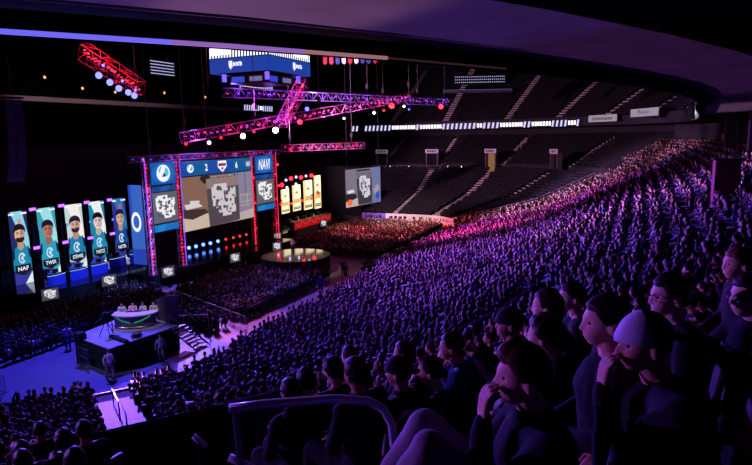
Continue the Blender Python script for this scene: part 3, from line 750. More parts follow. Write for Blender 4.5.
def head_mesh(mb, M, fem=False, nu=44, nv=40):
    vs = []; fs = []
    for j in range(nv+1):
        ph = -PI/2+PI*j/nv
        for i in range(nu): vs.append(M @ head_pt(2*PI*i/nu, ph, fem))
    for j in range(nv):
        for i in range(nu):
            i2 = (i+1) % nu; fs.append((j*nu+i, j*nu+i2, (j+1)*nu+i2, (j+1)*nu+i))
    mb.add(vs, fs)
    for s in (-1, 1):
        mb.ell(M @ V(-.010, s*.085, -.010), (.020, .011, .034), 12, 8, M.to_3x3() @ Matrix.Rotation(s*-.35, 3, 'Z'))
def hair_mesh(M, style, seed=0):
    mb = MB(); nu, nv = 44, 32; vs = []; fs = []
    for j in range(nv+1):
        ph = -PI/2+PI*j/nv
        for i in range(nu):
            th = 2*PI*i/nu; p = head_pt(th, ph); a = abs((th+PI) % (2*PI)-PI)/PI      # 0 front, 1 back
            line = .066-.070*ss(.22, .5, a)-.055*ss(.5, .8, a)
            if style == 'long': line = .066-.05*ss(.18, .34, a)-.2*ss(.34, .5, a)
            k = ss(-.012, .012, p.z-line)
            t = {'short': .014, 'buzz': .006, 'quiff': .017, 'long': .022, 'curly': .026, 'bun': .012}[style]
            if style == 'quiff': t += .02*ss(.02, .1, p.z)*ss(.3, .0, a)
            nn = noise.noise(p*38+V(seed*7.1, 0, 0))
            if style == 'curly': t += .012*nn
            else: t += .005*nn
            d = p.normalized()
            vs.append(M @ (p+d*(t*k-.016*(1-k))))
    for j in range(nv):
        for i in range(nu):
            i2 = (i+1) % nu; fs.append((j*nu+i, j*nu+i2, (j+1)*nu+i2, (j+1)*nu+i))
    mb.add(vs, fs)
    if style == 'long':
        mb.ell(M @ V(-.055, 0, -.1), (.05, .088, .16), 16, 10, M.to_3x3())
    if style == 'bun':
        mb.ell(M @ V(-.09, 0, .085), (.045, .045, .04), 12, 8)
    me = bpy.data.meshes.new('hair'); me.from_pydata([tuple(v) for v in mb.v], [], mb.f)
    me.polygons.foreach_set('use_smooth', [True]*len(me.polygons)); return me
def hand(mb, wrist, direc, palm_n, side, curl=.5):
    """palm, four unequal fingers and a thumb"""
    d = Vector(direc).normalized(); n = Vector(palm_n); n = (n-d*n.dot(d)).normalized(); s = d.cross(n)*side
    w = Vector(wrist)
    for k, o in enumerate((-.026, -.009, .009, .026)): mb.caps(w+s*o*.6, w+d*.085+s*o, .017, .0125, 8)
    for k, (o, ln) in enumerate(((-.030, .058), (-.010, .076), (.010, .082), (.030, .072))):
        b = w+d*.086+s*o; c1, c2 = curl*.6, curl*1.5
        m = b+(d*math.cos(c1)+n*math.sin(c1))*ln*.5+s*o*.1; e = m+(d*math.cos(c2)+n*math.sin(c2))*ln*.5
        mb.caps(b, m, .0100, .0092, 8); mb.caps(m, e, .0092, .0078, 8)
    b = w+d*.02+s*.028; m = b+(d*.6+s*.7+n*.3).normalized()*.042; e = m+(d*.9+s*.15+n*.4).normalized()*.034
    mb.caps(b, m, .0135, .0108, 8); mb.caps(m, e, .0108, .0088, 8)
ARMS = {'lap': [((.04,.27,.74),(.27,.09,.66))]*2, 'chin': [((.30,.17,.70),(.235,.055,1.02)), ((.06,.27,.74),(.28,.05,.67))],
        'crossed': [((.10,.28,.78),(.24,-.07,.83)), ((.10,.28,.78),(.26,-.09,.79))], 'phone': [((.14,.22,.76),(.33,.05,.93))]*2,
        'raised': [((.16,.33,1.08),(.24,.20,1.33)), ((.05,.27,.74),(.27,.09,.66))], 'knees': [((.20,.27,.76),(.44,.14,.66))]*2,
        'side': [((-.04,.27,.76),(.06,.30,.56))]*2}
def sit_person(pose='lap', lean=.05, yaw=0., pitch=.08, fem=False, hairstyle='short', voxel=.011, seed=0, build=1., knee=None, legs_up=False, arms=None, standing=False, stride=0., headfwd=.03):
    """one continuous body plus top, trousers, shoes, hair, eyes; faces +X; seat hip at 0.55 (or standing hip at 0.93)"""
    zo = .41 if standing else 0.
    hz = .54+zo
    dr = V(math.sin(lean), 0, math.cos(lean)); H = V(0, 0, hz)
    sh = H+dr*.47; nb = H+dr*.52; hc = H+dr*.665+V(headfwd, 0, 0); sw = .185*build if not fem else .165*build
    M = Matrix.Translation(hc) @ Matrix.Rotation(yaw, 4, 'Z') @ Matrix.Rotation(pitch, 4, 'Y')
    A = arms or ARMS[pose]
    def R(p): return V(p[0]+math.tan(lean)*max(0, p[2]-.54), p[1], p[2]+zo)
    J = []
    for i, s in enumerate((1, -1)):
        e, w = A[i]; J.append((sh+V(0, s*sw, -.015), R((e[0], s*e[1], e[2])), R((w[0], s*w[1], w[2]))))
    Lg = []
    for s in (1, -1):
        if standing:
            k = V(.05+s*stride*.22, s*.10, .5); an = V(s*stride*.34-.02, s*.11, .09)
        elif legs_up:
            k = V(.44, s*.15, .95+(.03*s)); an = V(.66, s*.12, .58)
        else:
            k = V(.45, s*(.13 if not knee else knee), .53); an = V(.44+.04*s, s*.14, .09)
        Lg.append((V(0, s*.095, hz-.03), k, an))
    b = MB(); head_mesh(b, M, fem)
    b.caps(nb-dr*.03, hc+V(-.012, 0, -.06), .058*build, .054, 14)
    b.caps(H+dr*.05, H+dr*.36, .12*build, .135*build, 14)
    for i, s in enumerate((1, -1)):
        S, E_, W = J[i]; b.caps(sh, S, .07, .055, 10); b.caps(S, E_, .045*build, .038, 10); b.caps(E_, W, .038, .027, 10)
        d = (W-E_).normalized()
        if pose == 'chin' and i == 0: hand(b, W, V(-.05, -.0, 1), V(-1, -.3, .1), s, .9)
        else: hand(b, W, d, V(.1, 0, -1) if pose != 'phone' else V(-.6, -s, 0), s, .55)
        hp, kn, an = Lg[i]; b.caps(hp, kn, .075*build, .055, 12); b.caps(kn, an, .05, .034, 10)
        b.caps(an+V(-.03, 0, -.05), an+V(.13, 0, -.065), .03, .026, 8)
    body = remesh(b, voxel, 1, .4)
    t = MB(); B = build
    t.tube([H-dr*.06, H+dr*.03, H+dr*.2, H+dr*.37, H+dr*.475, H+dr*.515], [.15*B, .155*B, .150*B, .165*B, .12*B, .075], 16)
    for i, s in enumerate((1, -1)):
        S, E_, W = J[i]; t.caps(sh-dr*.035, S-V(0, 0, .012), .09, .078*B, 12); t.caps(S, E_, .068*B, .056*B, 12)
        cuff = W-(W-E_).normalized()*.012; t.caps(E_, cuff, .056, .041, 12)
        t.caps(H+dr*.36+V(.02, s*.07, 0), H+dr*.2+V(.03, s*.06, 0), .10*B, .10*B, 12)
    if seed % 2: t.tube([nb-dr*.04, nb+dr*.02], [.095, .078], 14)
    top = remesh(t, max(voxel, .012), 3, .6)
    for v in top.vertices:
        n = noise.noise(v.co*9+V(seed, 0, 0)); v.co += v.normal*.010*n
    l = MB(); l.caps(H+V(0, .05, -.02), H+V(0, -.05, -.02), .155*B, .155*B, 14)
    for hp, kn, an in Lg:
        l.caps(hp, kn, .098*B, .078*B, 12); l.caps(kn, an+V(0, 0, .02), .078, .058, 12); l.tube([kn*.5+an*.5, an+V(0, 0, -.02)], [.07, .066], 12)
    leg = remesh(l, max(voxel, .013), 3, .6)
    for v in leg.vertices: v.co += v.normal*.009*noise.noise(v.co*11+V(0, seed, 0))
    s_ = MB()
    for hp, kn, an in Lg:
        s_.caps(an+V(-.04, 0, -.045), an+V(.15, 0, -.055), .043, .038, 10); s_.caps(an+V(-.03, 0, 0), an+V(-.03, 0, -.04), .045, .045, 10)
    shoe = remesh(s_, .014, 1)
    e = MB()
    for s in (1, -1): e.ell(M @ V(.0765, s*.033, .009), (.0092,)*3, 10, 6)
    eye = bpy.data.meshes.new('eyes'); eye.from_pydata([tuple(v) for v in e.v], [], e.f)
    hm = hair_mesh(M, hairstyle, seed) if hairstyle != 'bald' else None
    for me, m in ((body, M_skin), (top, M_top), (leg, M_leg), (shoe, M_shoe), (eye, M_eye), (hm, M_hair)):
        if me: me.materials.clear(); me.materials.append(m)
    return dict(body=body, top=top, trousers=leg, shoes=shoe, eyes=eye, hair=hm, M=M, J=J, Lg=Lg)
def place_person(pr, loc, rz, label, group=None, cols=None, extra=None):
    sk, hr, tp, lg = cols or (RNG.choice(SKIN), RNG.choice(HAIR), RNG.choices(TOPS, TOPW)[0], RNG.choice(LEGS))
    r = link('person', pr['body']); r.location = loc; r.rotation_euler = (0, 0, rz); r.color = L4(sk)
    for n in ('hair', 'top', 'trousers', 'shoes', 'eyes'):
        if pr[n] is None: continue
        o = link({'eyes': 'eye_pair'}.get(n, n), pr[n], r); o.color = L4({'hair': hr, 'top': tp, 'trousers': lg}.get(n, '#222222'))
    tag(r, label, 'person', group); return r
def ang_to(p, q=(50, 42)): return math.atan2(q[1]-p[1], q[0]-p[0])

protos = []
for i, (pose, lean, yaw, fem, hs, bd) in enumerate((('lap', .06, .1, False, 'short', 1.), ('chin', .28, .15, False, 'quiff', 1.05), ('crossed', -.08, 0, False, 'buzz', 1.08), ('phone', .1, -.2, True, 'long', .92),
                                                    ('knees', .32, .2, False, 'curly', 1.), ('lap', .0, -.25, True, 'bun', .92), ('raised', .05, 0, False, 'short', 1.02), ('lap', .14, .3, False, 'buzz', 1.12))):
    protos.append(sit_person(pose, lean, yaw, .06, fem, hs, .012, i, bd))
HAIRN = {'#17100e':'black','#20150f':'dark','#2e1e14':'dark brown','#120e10':'black','#4a3320':'brown','#6e4c2c':'light brown','#0e0c0e':'black','#3a1e14':'reddish brown'}

# --- heroes: the people just in front of the camera
def hero(px, py, dep, face_deg, label, cols, rz_jit=0., **kw):
    P = atd(px, py, dep)
    pr = sit_person(voxel=.0075, **kw)
    a = math.radians(face_deg); hc = pr['M'].translation
    R = Matrix.Rotation(a, 3, 'Z'); loc = P-R @ hc
    r = place_person(pr, tuple(loc), a, label, 'spectators just in front', cols)
    r['pr'] = 0; del r['pr']
    return r, pr
HERO_XY = []
BLK = '#141418'
def cap_on(r, pr, front, back):
    M = pr['M']
    for nm, sel, col in (('cap', lambda x: x <= .012, back), ('cap_panel', lambda x: x > -.002, front)):
        vs = []; fs = []; nu, nv = 48, 16; idx = {}
        for lay, off in ((0, .022), (1, .017)):
            for j in range(nv+1):
                ph = .18+(PI/2-.18)*j/nv
                for i in range(nu):
                    th = 2*PI*i/nu; p = head_pt(th, ph); p = V(p.x, p.y*1.02, p.z)
                    vs.append(p+p.normalized()*off)
        for lay in (0, 1):
            for j in range(nv):
                for i in range(nu):
                    q = [lay*(nv+1)*nu+j*nu+i, lay*(nv+1)*nu+j*nu+(i+1) % nu, lay*(nv+1)*nu+(j+1)*nu+(i+1) % nu, lay*(nv+1)*nu+(j+1)*nu+i]
                    if sel(sum(vs[k].x for k in q)/4): fs.append(tuple(q))
        mb = MB(); used = sorted({k for f in fs for k in f}); mp = {k: n for n, k in enumerate(used)}
        mb.add([M @ vs[k] for k in used], [tuple(mp[k] for k in f) for f in fs])
        if nm == 'cap':
            bl = [(-.10-.075*math.cos(t)*1., .075*math.sin(t), .028-.012*math.cos(t)) for t in [(-PI/2)+PI*k/12 for k in range(13)]]
            n0 = [M @ V(*p) for p in bl]; n1 = [M @ (V(*p)+V(0, 0, .004)) for p in bl]
            mb.add(n0+n1, [tuple(range(13)), tuple(range(13, 26))[::-1]]+[(k, k+1, 14+k, 13+k) for k in range(12)])
            mb.ell(M @ V(0, 0, .146), (.008, .008, .005), 8, 5)
        o = mb.build(nm, mat('cap_%s' % col[1:], col, .9, bump=.3, scale=160), r, True)
def glasses_on(r, pr):
    M = pr['M']; mb = MB()
    for s in (1, -1):
        mb.tube([M @ V(.098+.0*math.cos(t), s*.034+.024*math.cos(t), .008+.019*math.sin(t)) for t in [2*PI*k/14 for k in range(15)]], .0025, 5, False)
        mb.tube([M @ V(.098, s*.058, .012), M @ V(.08, s*.077, .012), M @ V(-.01, s*.084, .008)], .0025, 5)
    mb.tube([M @ V(.098, .01, .012), M @ V(.105, 0, .014), M @ V(.098, -.01, .012)], .0025, 5)
    mb.build('glasses', mat('glasses_frame', '#0c0c0e', .3), r)
HS = [
 ((645,344), 2.45, 104, 'man in a cap with a pale front and dark back, chin on his hand', ('#c08a72', '#181010', BLK, '#15151a'), dict(pose='chin', lean=.22, yaw=.12, hairstyle='buzz', seed=2, build=1.15)),
 ((524,376), 2.3, 112, 'man with swept reddish hair, hand on mouth and pale trousered knees drawn up', ('#d8a08c', '#4a2014', '#15161c', '#8a7c86'), dict(pose='chin', lean=.06, yaw=-.1, hairstyle='quiff', seed=1, legs_up=True, arms=[((.26,.2,.74),(.20,.045,1.05)), ((.18,.28,.72),(.34,.12,.74))])),
 ((606,322), 2.75, 98, 'dark haired man in profile with a lit cheek just left of the capped man', ('#d8a890', '#1a0f0c', BLK, '#15151a'), dict(pose='lap', lean=.04, yaw=.15, hairstyle='short', seed=4, build=1.08)),
 ((548,307), 4.1, 92, 'brown haired spectator seated behind the man with drawn up knees, rim lit head', ('#c89880', '#3a2418', BLK, '#15151a'), dict(pose='lap', lean=.08, yaw=-.1, hairstyle='short', seed=6)),
 ((510,324), 4.7, 96, 'small dark head in a black cap left of the brown haired rim lit spectator', ('#b88a70', '#0e0c0c', '#16161c', '#15151a'), dict(pose='phone', lean=.15, yaw=.1, hairstyle='buzz', seed=3)),
 ((545,336), 3.7, 80, 'dark round head low between the quiffed man and the brown haired spectator', ('#b88a70', '#1c100e', BLK, '#15151a'), dict(pose='knees', lean=.3, yaw=.0, hairstyle='curly', seed=5)),
 ((670,296), 3.3, 106, 'man with glasses whose purple lit face shows above the capped man', ('#dcb09c', '#17100e', BLK, '#15151a'), dict(pose='lap', lean=.02, yaw=.1, hairstyle='short', seed=8, build=1.05)),
 ((750,296), 3.3, 112, 'man with glasses and clasped hands at the right edge of the picture', ('#dcb09c', '#17100e', BLK, '#15151a'), dict(pose='phone', lean=.12, yaw=.1, hairstyle='short', seed=9, arms=[((.20,.2,.80),(.30,.04,.96)), ((.18,.22,.78),(.30,.05,.95))])),
 ((738,264), 4.4, 104, 'woman with a bun and fair hair seated behind the clasped hands man', ('#d8a890', '#6a4632', '#241c24', '#15151a'), dict(pose='lap', lean=.1, yaw=.1, fem=True, hairstyle='bun', seed=10, build=.95)),
 ((452,347), 5.0, 92, 'spectator in a blue top leaning forward left of the drawn up knees', ('#b88a70', '#16100e', '#1c3c64', '#15151a'), dict(pose='knees', lean=.3, yaw=.1, hairstyle='short', seed=11)),
 ((405,354), 5.3, 84, 'round headed spectator with short hair seated above the right end of the blue handrail', ('#b88a70', '#2a1a14', BLK, '#15151a'), dict(pose='crossed', lean=.0, yaw=.1, hairstyle='buzz', seed=12)),
 ((399,373), 4.7, 80, 'spectator in a dark cap nearest the bend of the blue handrail', ('#b88a70', '#100c0c', BLK, '#15151a'), dict(pose='lap', lean=.05, yaw=.15, hairstyle='buzz', seed=13)),
 ((430,371), 5.0, 96, 'spectator with a hand raised to the face beside the dark capped one', ('#d09a80', '#1c120e', '#1a1a20', '#15151a'), dict(pose='chin', lean=.3, yaw=.1, hairstyle='short', seed=14)),
 ((356,374), 4.4, 70, 'dark head directly above the middle of the bright blue handrail', ('#b88a70', '#140e0c', BLK, '#1a1a22'), dict(pose='lap', lean=.08, yaw=.0, hairstyle='short', seed=15)),
 ((306,381), 5.2, 68, 'rounded head with thin dark hair second from the left above the blue handrail', ('#b88a70', '#1a1210', BLK, '#1a1a22'), dict(pose='crossed', lean=.05, yaw=.0, hairstyle='buzz', seed=16)),
 ((291,392), 5.2, 68, 'leftmost of the heads poking above the blue handrail', ('#b88a70', '#241812', '#1c1c24', '#1a1a22'), dict(pose='lap', lean=.1, yaw=.1, hairstyle='short', seed=17)),
 ((333,370), 5.8, 72, 'spectator with wavy dark hair seated one row below the handrail group', ('#c89880', '#150f0d', '#18181e', '#1a1a22'), dict(pose='phone', lean=.2, yaw=.0, hairstyle='curly', seed=18)),
 ((350,357), 6.6, 74, 'spectator with reddish hair farthest forward of the handrail group', ('#c89880', '#3a1e14', '#18181e', '#1a1a22'), dict(pose='lap', lean=.1, yaw=.0, hairstyle='short', seed=19)),
 ((64,441), 6.6, 62, 'large dark head with curly hair in the bottom left corner', ('#b88a70', '#150f0d', BLK, '#1a1a22'), dict(pose='lap', lean=.1, yaw=.0, hairstyle='curly', seed=21)),
 ((84,431), 6.8, 66, 'head with reddish short hair just right of the curly one at the bottom left', ('#b88a70', '#3a1e14', BLK, '#1a1a22'), dict(pose='lap', lean=.05, yaw=.1, hairstyle='short', seed=22)),
 ((22,452), 6.4, 60, 'dark round head lowest in the bottom left corner', ('#b88a70', '#140e0c', BLK, '#1a1a22'), dict(pose='crossed', lean=.05, yaw=.0, hairstyle='short', seed=23)),
 ((40,430), 8.2, 62, 'smaller dark head behind the curly one in the bottom left', ('#b88a70', '#1c120e', '#1c1c26', '#1a1a22'), dict(pose='lap', lean=.1, yaw=.0, hairstyle='buzz', seed=24)),
 ((75,462), 5.0, 62, 'dark head cut by the lower edge below the curly one at the bottom left', ('#b88a70', '#120e10', BLK, '#1a1a22'), dict(pose='knees', lean=.2, yaw=.0, hairstyle='short', seed=25)),
 ((572,297), 4.9, 100, 'spectator whose purple lit face shows between the brown haired and the lit cheek men', ('#dcb09c', '#17100e', '#1c1c22', '#15151a'), dict(pose='lap', lean=.1, yaw=.2, hairstyle='short', seed=20)),
]
for (q, dep, fa, lab, cols, kw) in HS:
    r, pr = hero(q[0], q[1], dep, fa, lab, cols, **kw)
    HERO_XY.append((r.location.x, r.location.y, r.location.z))
    if 'cap with a pale' in lab: cap_on(r, pr, '#b9b4c6', '#0c0c10')
    if 'black cap' in lab or 'dark cap nearest' in lab: cap_on(r, pr, '#1a1a20', '#141418')
    if 'glasses' in lab: glasses_on(r, pr)
    if 'clasped' in lab:
        W = pr['J'][0][2]; MB().tube([W+V(.03*math.cos(t), .03*math.sin(t), .0) for t in [2*PI*k/12 for k in range(13)]], .008, 6, False).build('yellow_wristband', mat('wristband', '#d0a020', .6), r)

# --- where everyone else sits
def radial_pt(ang, d): return (CX0+(CR+d)*math.cos(ang), CY0+(CR+d)*math.sin(ang))
near_aisles = [math.radians(a) for a in (-168, -149, -127.7, -109)]
side_aisles = [37, 47.5, 58, 68.5, 79]
spots = []          # x, y, floor z, facing, region
def vom(x, y):
    return in_hole(x, y, .35)
SEAT = .54
k = 0; d = .6
ROWD = []
while d < 40: ROWD.append(d+.42); d += .85
for ri, d in enumerate(ROWD):
    z = prof(d-.42+.4); Rr = CR+d
    # near end + near corner
    n = int(Rr*PI/2/SEAT)
    for i in range(n):
        a = PI+PI/2*(i+.5)/n
        if any(abs((a-2*PI)-b)*Rr < (.62 if abs(b+2.2288) > .02 else .95) for b in near_aisles): continue
        spots.append((CX0+Rr*math.cos(a), CY0+Rr*math.sin(a), z, a-PI, 'near'))
    for i in range(int((CX1-CX0)/SEAT)):
        x = CX0+SEAT*(i+.5)+((ri*.37) % 1)*SEAT
        if any(abs(x-b) < .6 for b in side_aisles): continue
        spots.append((x, CY0-Rr, z, PI/2, 'side'))
    lim = math.radians(-66 if d < 24 else -60)
    n = int(Rr*(lim+PI/2)/SEAT)
    for i in range(n):
        a = -PI/2+(i+.5)*SEAT/Rr
        if d > 22 and a > iFARB*9: continue
        spots.append((CX1+Rr*math.cos(a), CY0+Rr*math.sin(a), z, a+PI, 'corner'))
    for i in range(14):
        spots.append((CX0-Rr, CY0+.3+SEAT*i, z, 0, 'near'))
crowd = []
for x, y, z, f, rg in spots:
    if vom(x, y): continue
    dd = dist(x, y)
    if 18.7 < dd < 19.8 and rg == 'near': continue
    if (rg == 'near' and dd < 2.4) or (rg == 'side' and dd < 1.6 and x < 50): continue
    if rg == 'side' and dd > 31 or rg == 'corner' and dd > 31: continue
    p = V(x, y, z+1.2); dz = in_view(p, .25)
    if not dz or dz < 2.2: continue
    sx, sy = pix(p)
    if sx < 120 and sy < 390 and dz < 25: continue
    if sx < 285 and dz < 12.4 and not (sx < 92 and sy > 420 and dz > 4.5): continue
    if dz < 7 and (270 < sx < 800): continue        # the people modelled above sit here
    if any((x-h[0])**2+(y-h[1])**2 < .4 for h in HERO_XY): continue
    occ = .93 if rg != 'corner' else .9
    if dd > 30.5 and dz > 40: occ = .75
    if RNG.random() > occ: continue
    tgt = (50+RNG.uniform(-8, 8), 42) if dz > 14 else (6, 60)
    fa = ang_to((x, y), tgt); fa = f+((fa-f+PI) % (2*PI)-PI)*.75+RNG.gauss(0, .18)
    if any(abs(x-q) < .95 for q in (40, 52, 66)) and y < -5.4: continue
    if 33.0 < x < 36.2 and -5.6 < y < -2.4: continue
    crowd.append((dz, x+RNG.uniform(-.12,.12), y+RNG.uniform(-.14,.14), z, fa, rg))
# floor seating
for i in range(140):
    for j in range(40):
        x = 20.9+i*.52; y = 26.2+j*.86
        if dist(x, y) > -1.0: continue
        front = 43.3 if x < 41 else (38.0 if x < 57 else 38.6)
        A = x < 51.5 and 27.8 < y < front and not (x < 33.4 and y < 36.2) and not (x < 24 and y < 37.5) and (x-54.6)**2+(y-33.6)**2 > 24
        A = A and not (abs((x-41.2)*15.2-(y-41.2)*6.2)/16.42 < .75)
        B = 61.5 < x < 86.5 and 26.3 < y < 41.5 and not (x < 66 and y > 36.5) and not abs(x-74) < .6
        if not (A or B) or RNG.random() > .93: continue
        dz = in_view((x, y, 1.2), .1)
        if not dz: continue
        fa = ang_to((x, y), (49, 46) if A else (58, 46))+RNG.gauss(0, .2)
        crowd.append((dz, x+RNG.uniform(-.06,.06), y+RNG.uniform(-.06,.06), 0., fa, 'floorA' if A else 'floorB'))
crowd.sort()
N_IND = 270
ind, mass = crowd[:N_IND], crowd[N_IND:]
used_lab = {}
WORDS = {'near': 'in the curved near stand', 'side': 'in the long side stand', 'corner': 'in the far corner stand', 'floorA': 'on the floor', 'floorB': 'on the floor'}
POSEN = ['hands in lap', 'chin on hand', 'arms crossed', 'holding a phone', 'leaning on knees', 'hands in lap', 'one arm raised', 'hands in lap']
TOPN = {'#16161c':'black','#1c1c26':'black','#20242e':'charcoal','#121216':'black','#2a2a34':'charcoal','#24304a':'navy','#3c4660':'slate blue','#5e6474':'grey','#8e8e9c':'light grey','#b8b4c0':'white','#6a2028':'dark red','#24406a':'blue','#3e2a44':'plum','#1e1a1e':'black','#1a2038':'navy'}
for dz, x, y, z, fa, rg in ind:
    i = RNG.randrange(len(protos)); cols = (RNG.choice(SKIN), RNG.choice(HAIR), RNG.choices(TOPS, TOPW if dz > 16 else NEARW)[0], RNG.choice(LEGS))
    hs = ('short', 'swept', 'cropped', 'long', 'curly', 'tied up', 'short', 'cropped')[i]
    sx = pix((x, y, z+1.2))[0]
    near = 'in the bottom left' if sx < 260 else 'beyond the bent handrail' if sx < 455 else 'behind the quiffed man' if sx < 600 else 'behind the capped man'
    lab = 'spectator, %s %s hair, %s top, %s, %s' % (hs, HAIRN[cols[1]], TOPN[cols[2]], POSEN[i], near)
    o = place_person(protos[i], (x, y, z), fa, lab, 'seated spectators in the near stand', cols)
    s = RNG.uniform(.95, 1.05); o.scale = (s, s, s)

# --- the rest of the crowd as one mesh
def lowpoly(pose, hair, seed):
    vs = []; fs = []; cl = []
    def add(mb, c): 
        b = len(vs); vs.extend(mb.v); fs.extend(tuple(b+i for i in f) for f in mb.f); cl.extend([c]*len(mb.v))
    lean = (.05, .25, .0, .12, .3, .08)[pose]; dr = V(math.sin(lean), 0, math.cos(lean)); H = V(0, 0, .52); hc = H+dr*.68+V(.03, 0, 0)
    hd = MB(); hd.ell(hc+V(.008, 0, -.008), (.092, .072, .118), 8, 6); hd.add([hc+V(.095, .012, .02), hc+V(.095, -.012, .02), hc+V(.125, 0, -.025), hc+V(.095, 0, -.035)], [(0,1,2),(0,2,3),(1,3,2)]); add(hd, 0)
    nk = MB(); nk.tube([hc+V(-.01, 0, -.06), hc+V(-.02, 0, -.17)], [.05, .055], 6, False); add(nk, 0)
    hr = MB(); hr.ell(hc+V(-.022, 0, .028), (.098, .084, .112), 8, 6); add(hr, 1)
    if hair: h2 = MB(); h2.ell(hc+V(-.05, 0, -.09), (.055, .085, .15), 8, 5); add(h2, 1)
    t = MB(); b = len(t.v)
    rings = [(0, .17, .13), (.2, .17, .125), (.38, .205, .12), (.47, .18, .085), (.52, .07, .06)]
    for h, rx, ry in rings:
        for q in range(8):
            a = 2*PI*q/8; c = H+dr*h; t.v.append(tuple(c+V(ry*math.cos(a), rx*math.sin(a), 0)))
    for r_ in range(4):
        for q in range(8): t.f.append((r_*8+q, r_*8+(q+1) % 8, r_*8+8+(q+1) % 8, r_*8+8+q))
    sh = H+dr*.44
    arms = {0: [((.05,.26,.74),(.27,.1,.68))]*2, 1: [((.28,.16,.72),(.22,.05,1.02)), ((.06,.26,.74),(.27,.08,.68))], 2: [((.1,.27,.8),(.24,-.05,.84))]*2, 3: [((.14,.22,.78),(.32,.05,.95))]*2, 4: [((.2,.26,.78),(.42,.14,.68))]*2, 5: [((.14,.3,1.08),(.22,.2,1.32)), ((.05,.26,.74),(.27,.1,.68))]}[pose]
    for i, s in enumerate((1, -1)):
        e, w_ = arms[i]; S = sh+V(0, s*.18, 0); t.tube([S, V(e[0], s*e[1], e[2]), V(w_[0], s*w_[1], w_[2])], [.062, .05, .035], 5, False)
    add(t, 2)
    h3 = MB()
    for i, s in enumerate((1, -1)):
        w_ = V(arms[i][1][0], s*arms[i][1][1], arms[i][1][2]); h3.ell(w_+V(.03, 0, 0), (.05, .035, .03), 5, 4)
    add(h3, 0)
    l = MB()
    for s in (1, -1): l.tube([V(0, s*.1, .5), V(.44, s*.13, .51), V(.45, s*.14, .06), V(.55, s*.15, .03)], [.09, .075, .055, .04], 5, False)
    add(l, 3)
    return np.array([tuple(v) for v in vs], dtype=np.float32), (np.array([len(q) for q in fs]), np.array([i for q in fs for i in q])), np.array(cl)
VAR = [lowpoly(i % 6, i in (3, 7, 9), i) for i in range(10)]
def crowd_mesh(name, people, label):
    V_, C_, LT, LI = [], [], [], []; base = 0
    sk = np.array([lin(c) for c in SKIN]); hr = np.array([lin(c) for c in HAIR]); tp = np.array([lin(c) for c in TOPS]); lg = np.array([lin(c) for c in LEGS])
    tw = np.array(TOPW)/sum(TOPW)
    for dz, x, y, z, fa, rg in people:
        v, f, c = VAR[RNG.randrange(len(VAR))]
        s = RNG.uniform(.93, 1.06); ca, sa = math.cos(fa)*s, math.sin(fa)*s
        X = np.empty_like(v); X[:,0] = v[:,0]*ca-v[:,1]*sa+x; X[:,1] = v[:,0]*sa+v[:,1]*ca+y; X[:,2] = v[:,2]*s+z
        pal = np.stack([sk[NP.integers(len(sk))], hr[NP.integers(len(hr))], tp[NP.choice(len(tp), p=tw)], lg[NP.integers(len(lg))]])
        V_.append(X); C_.append(pal[c])
        LT.append(f[0]); LI.append(f[1]+base); base += len(v)
    A = np.concatenate(V_).astype(np.float32); Cc = np.concatenate(C_); Cc = np.concatenate([Cc, np.ones((len(Cc), 1))], 1).astype(np.float32)
    me = bpy.data.meshes.new(name); me.vertices.add(len(A)); me.vertices.foreach_set('co', A.ravel())
    LT = np.concatenate(LT).astype(np.int32); LI = np.concatenate(LI).astype(np.int32)
    me.loops.add(len(LI)); me.loops.foreach_set('vertex_index', LI)
    me.polygons.add(len(LT)); st = np.zeros(len(LT), dtype=np.int32); st[1:] = np.cumsum(LT)[:-1]
    me.polygons.foreach_set('loop_start', st); me.polygons.foreach_set('loop_total', LT)
    me.polygons.foreach_set('use_smooth', np.ones(len(LT), dtype=bool))
    at_ = me.attributes.new('Col', 'FLOAT_COLOR', 'POINT'); at_.data.foreach_set('color', Cc.ravel())
    me.update(calc_edges=True); me.validate()
    me.materials.append(mat_attr('crowd_colours')); o = link(name, me)
    tag(o, label, 'crowd', None, 'stuff'); return o
print('crowd', len(crowd), 'mass', len(mass))
crowd_mesh('crowd', mass, 'dense seated crowd filling the side stand, the corner and the arena floor')

# ---------------------------------------------------------------- seats
M_seat = mat('seat_plastic', '#1c1a20', .5)
def seat_mesh(mb, x, y, z, a, folded=True):
    R = Matrix.Rotation(a, 3, 'Z')
    def P(px, py, pz): v = R @ V(px, py, pz); return (x+v.x, y+v.y, z+v.z)
    mb.box(P(-.24, 0, .68), (.05, .46, .46), M=R @ Matrix.Rotation(-.15, 3, 'Y'))
    if folded: mb.box(P(-.15, 0, .56), (.06, .44, .40), M=R @ Matrix.Rotation(.12, 3, 'Y'))
    else: mb.box(P(0, 0, .42), (.42, .44, .05), M=R)
    mb.box(P(-.2, 0, .22), (.06, .06, .44), M=R)
empties = []
far_aisles_y = [36.0, 47.5]; far_aisles_a = [math.radians(v) for v in (-14, -38, -64)]
def add_far(d, z):
    Rr = CR+d
    n = int(Rr*math.radians(66)/.55)
    for i in range(n):
        a = -(i+.5)*.55/Rr
        if any(abs(a-b)*Rr < .7 for b in far_aisles_a): continue
        if d > 24 and math.degrees(a) < -60: continue
        empties.append((CX1+Rr*math.cos(a), CY0+Rr*math.sin(a), z, a+PI))
    for i in range(36):
        y = CY0+.3+i*.55
        if any(abs(y-b) < .7 for b in far_aisles_y): continue
        empties.append((CX1+Rr, y, z, PI))
d = .6
while d < 20.5: add_far(d+.42, prof(d+.4)); d += .85
d = 24.7
while d < 36: add_far(d+.42, prof_far(d+.4)); d += .85
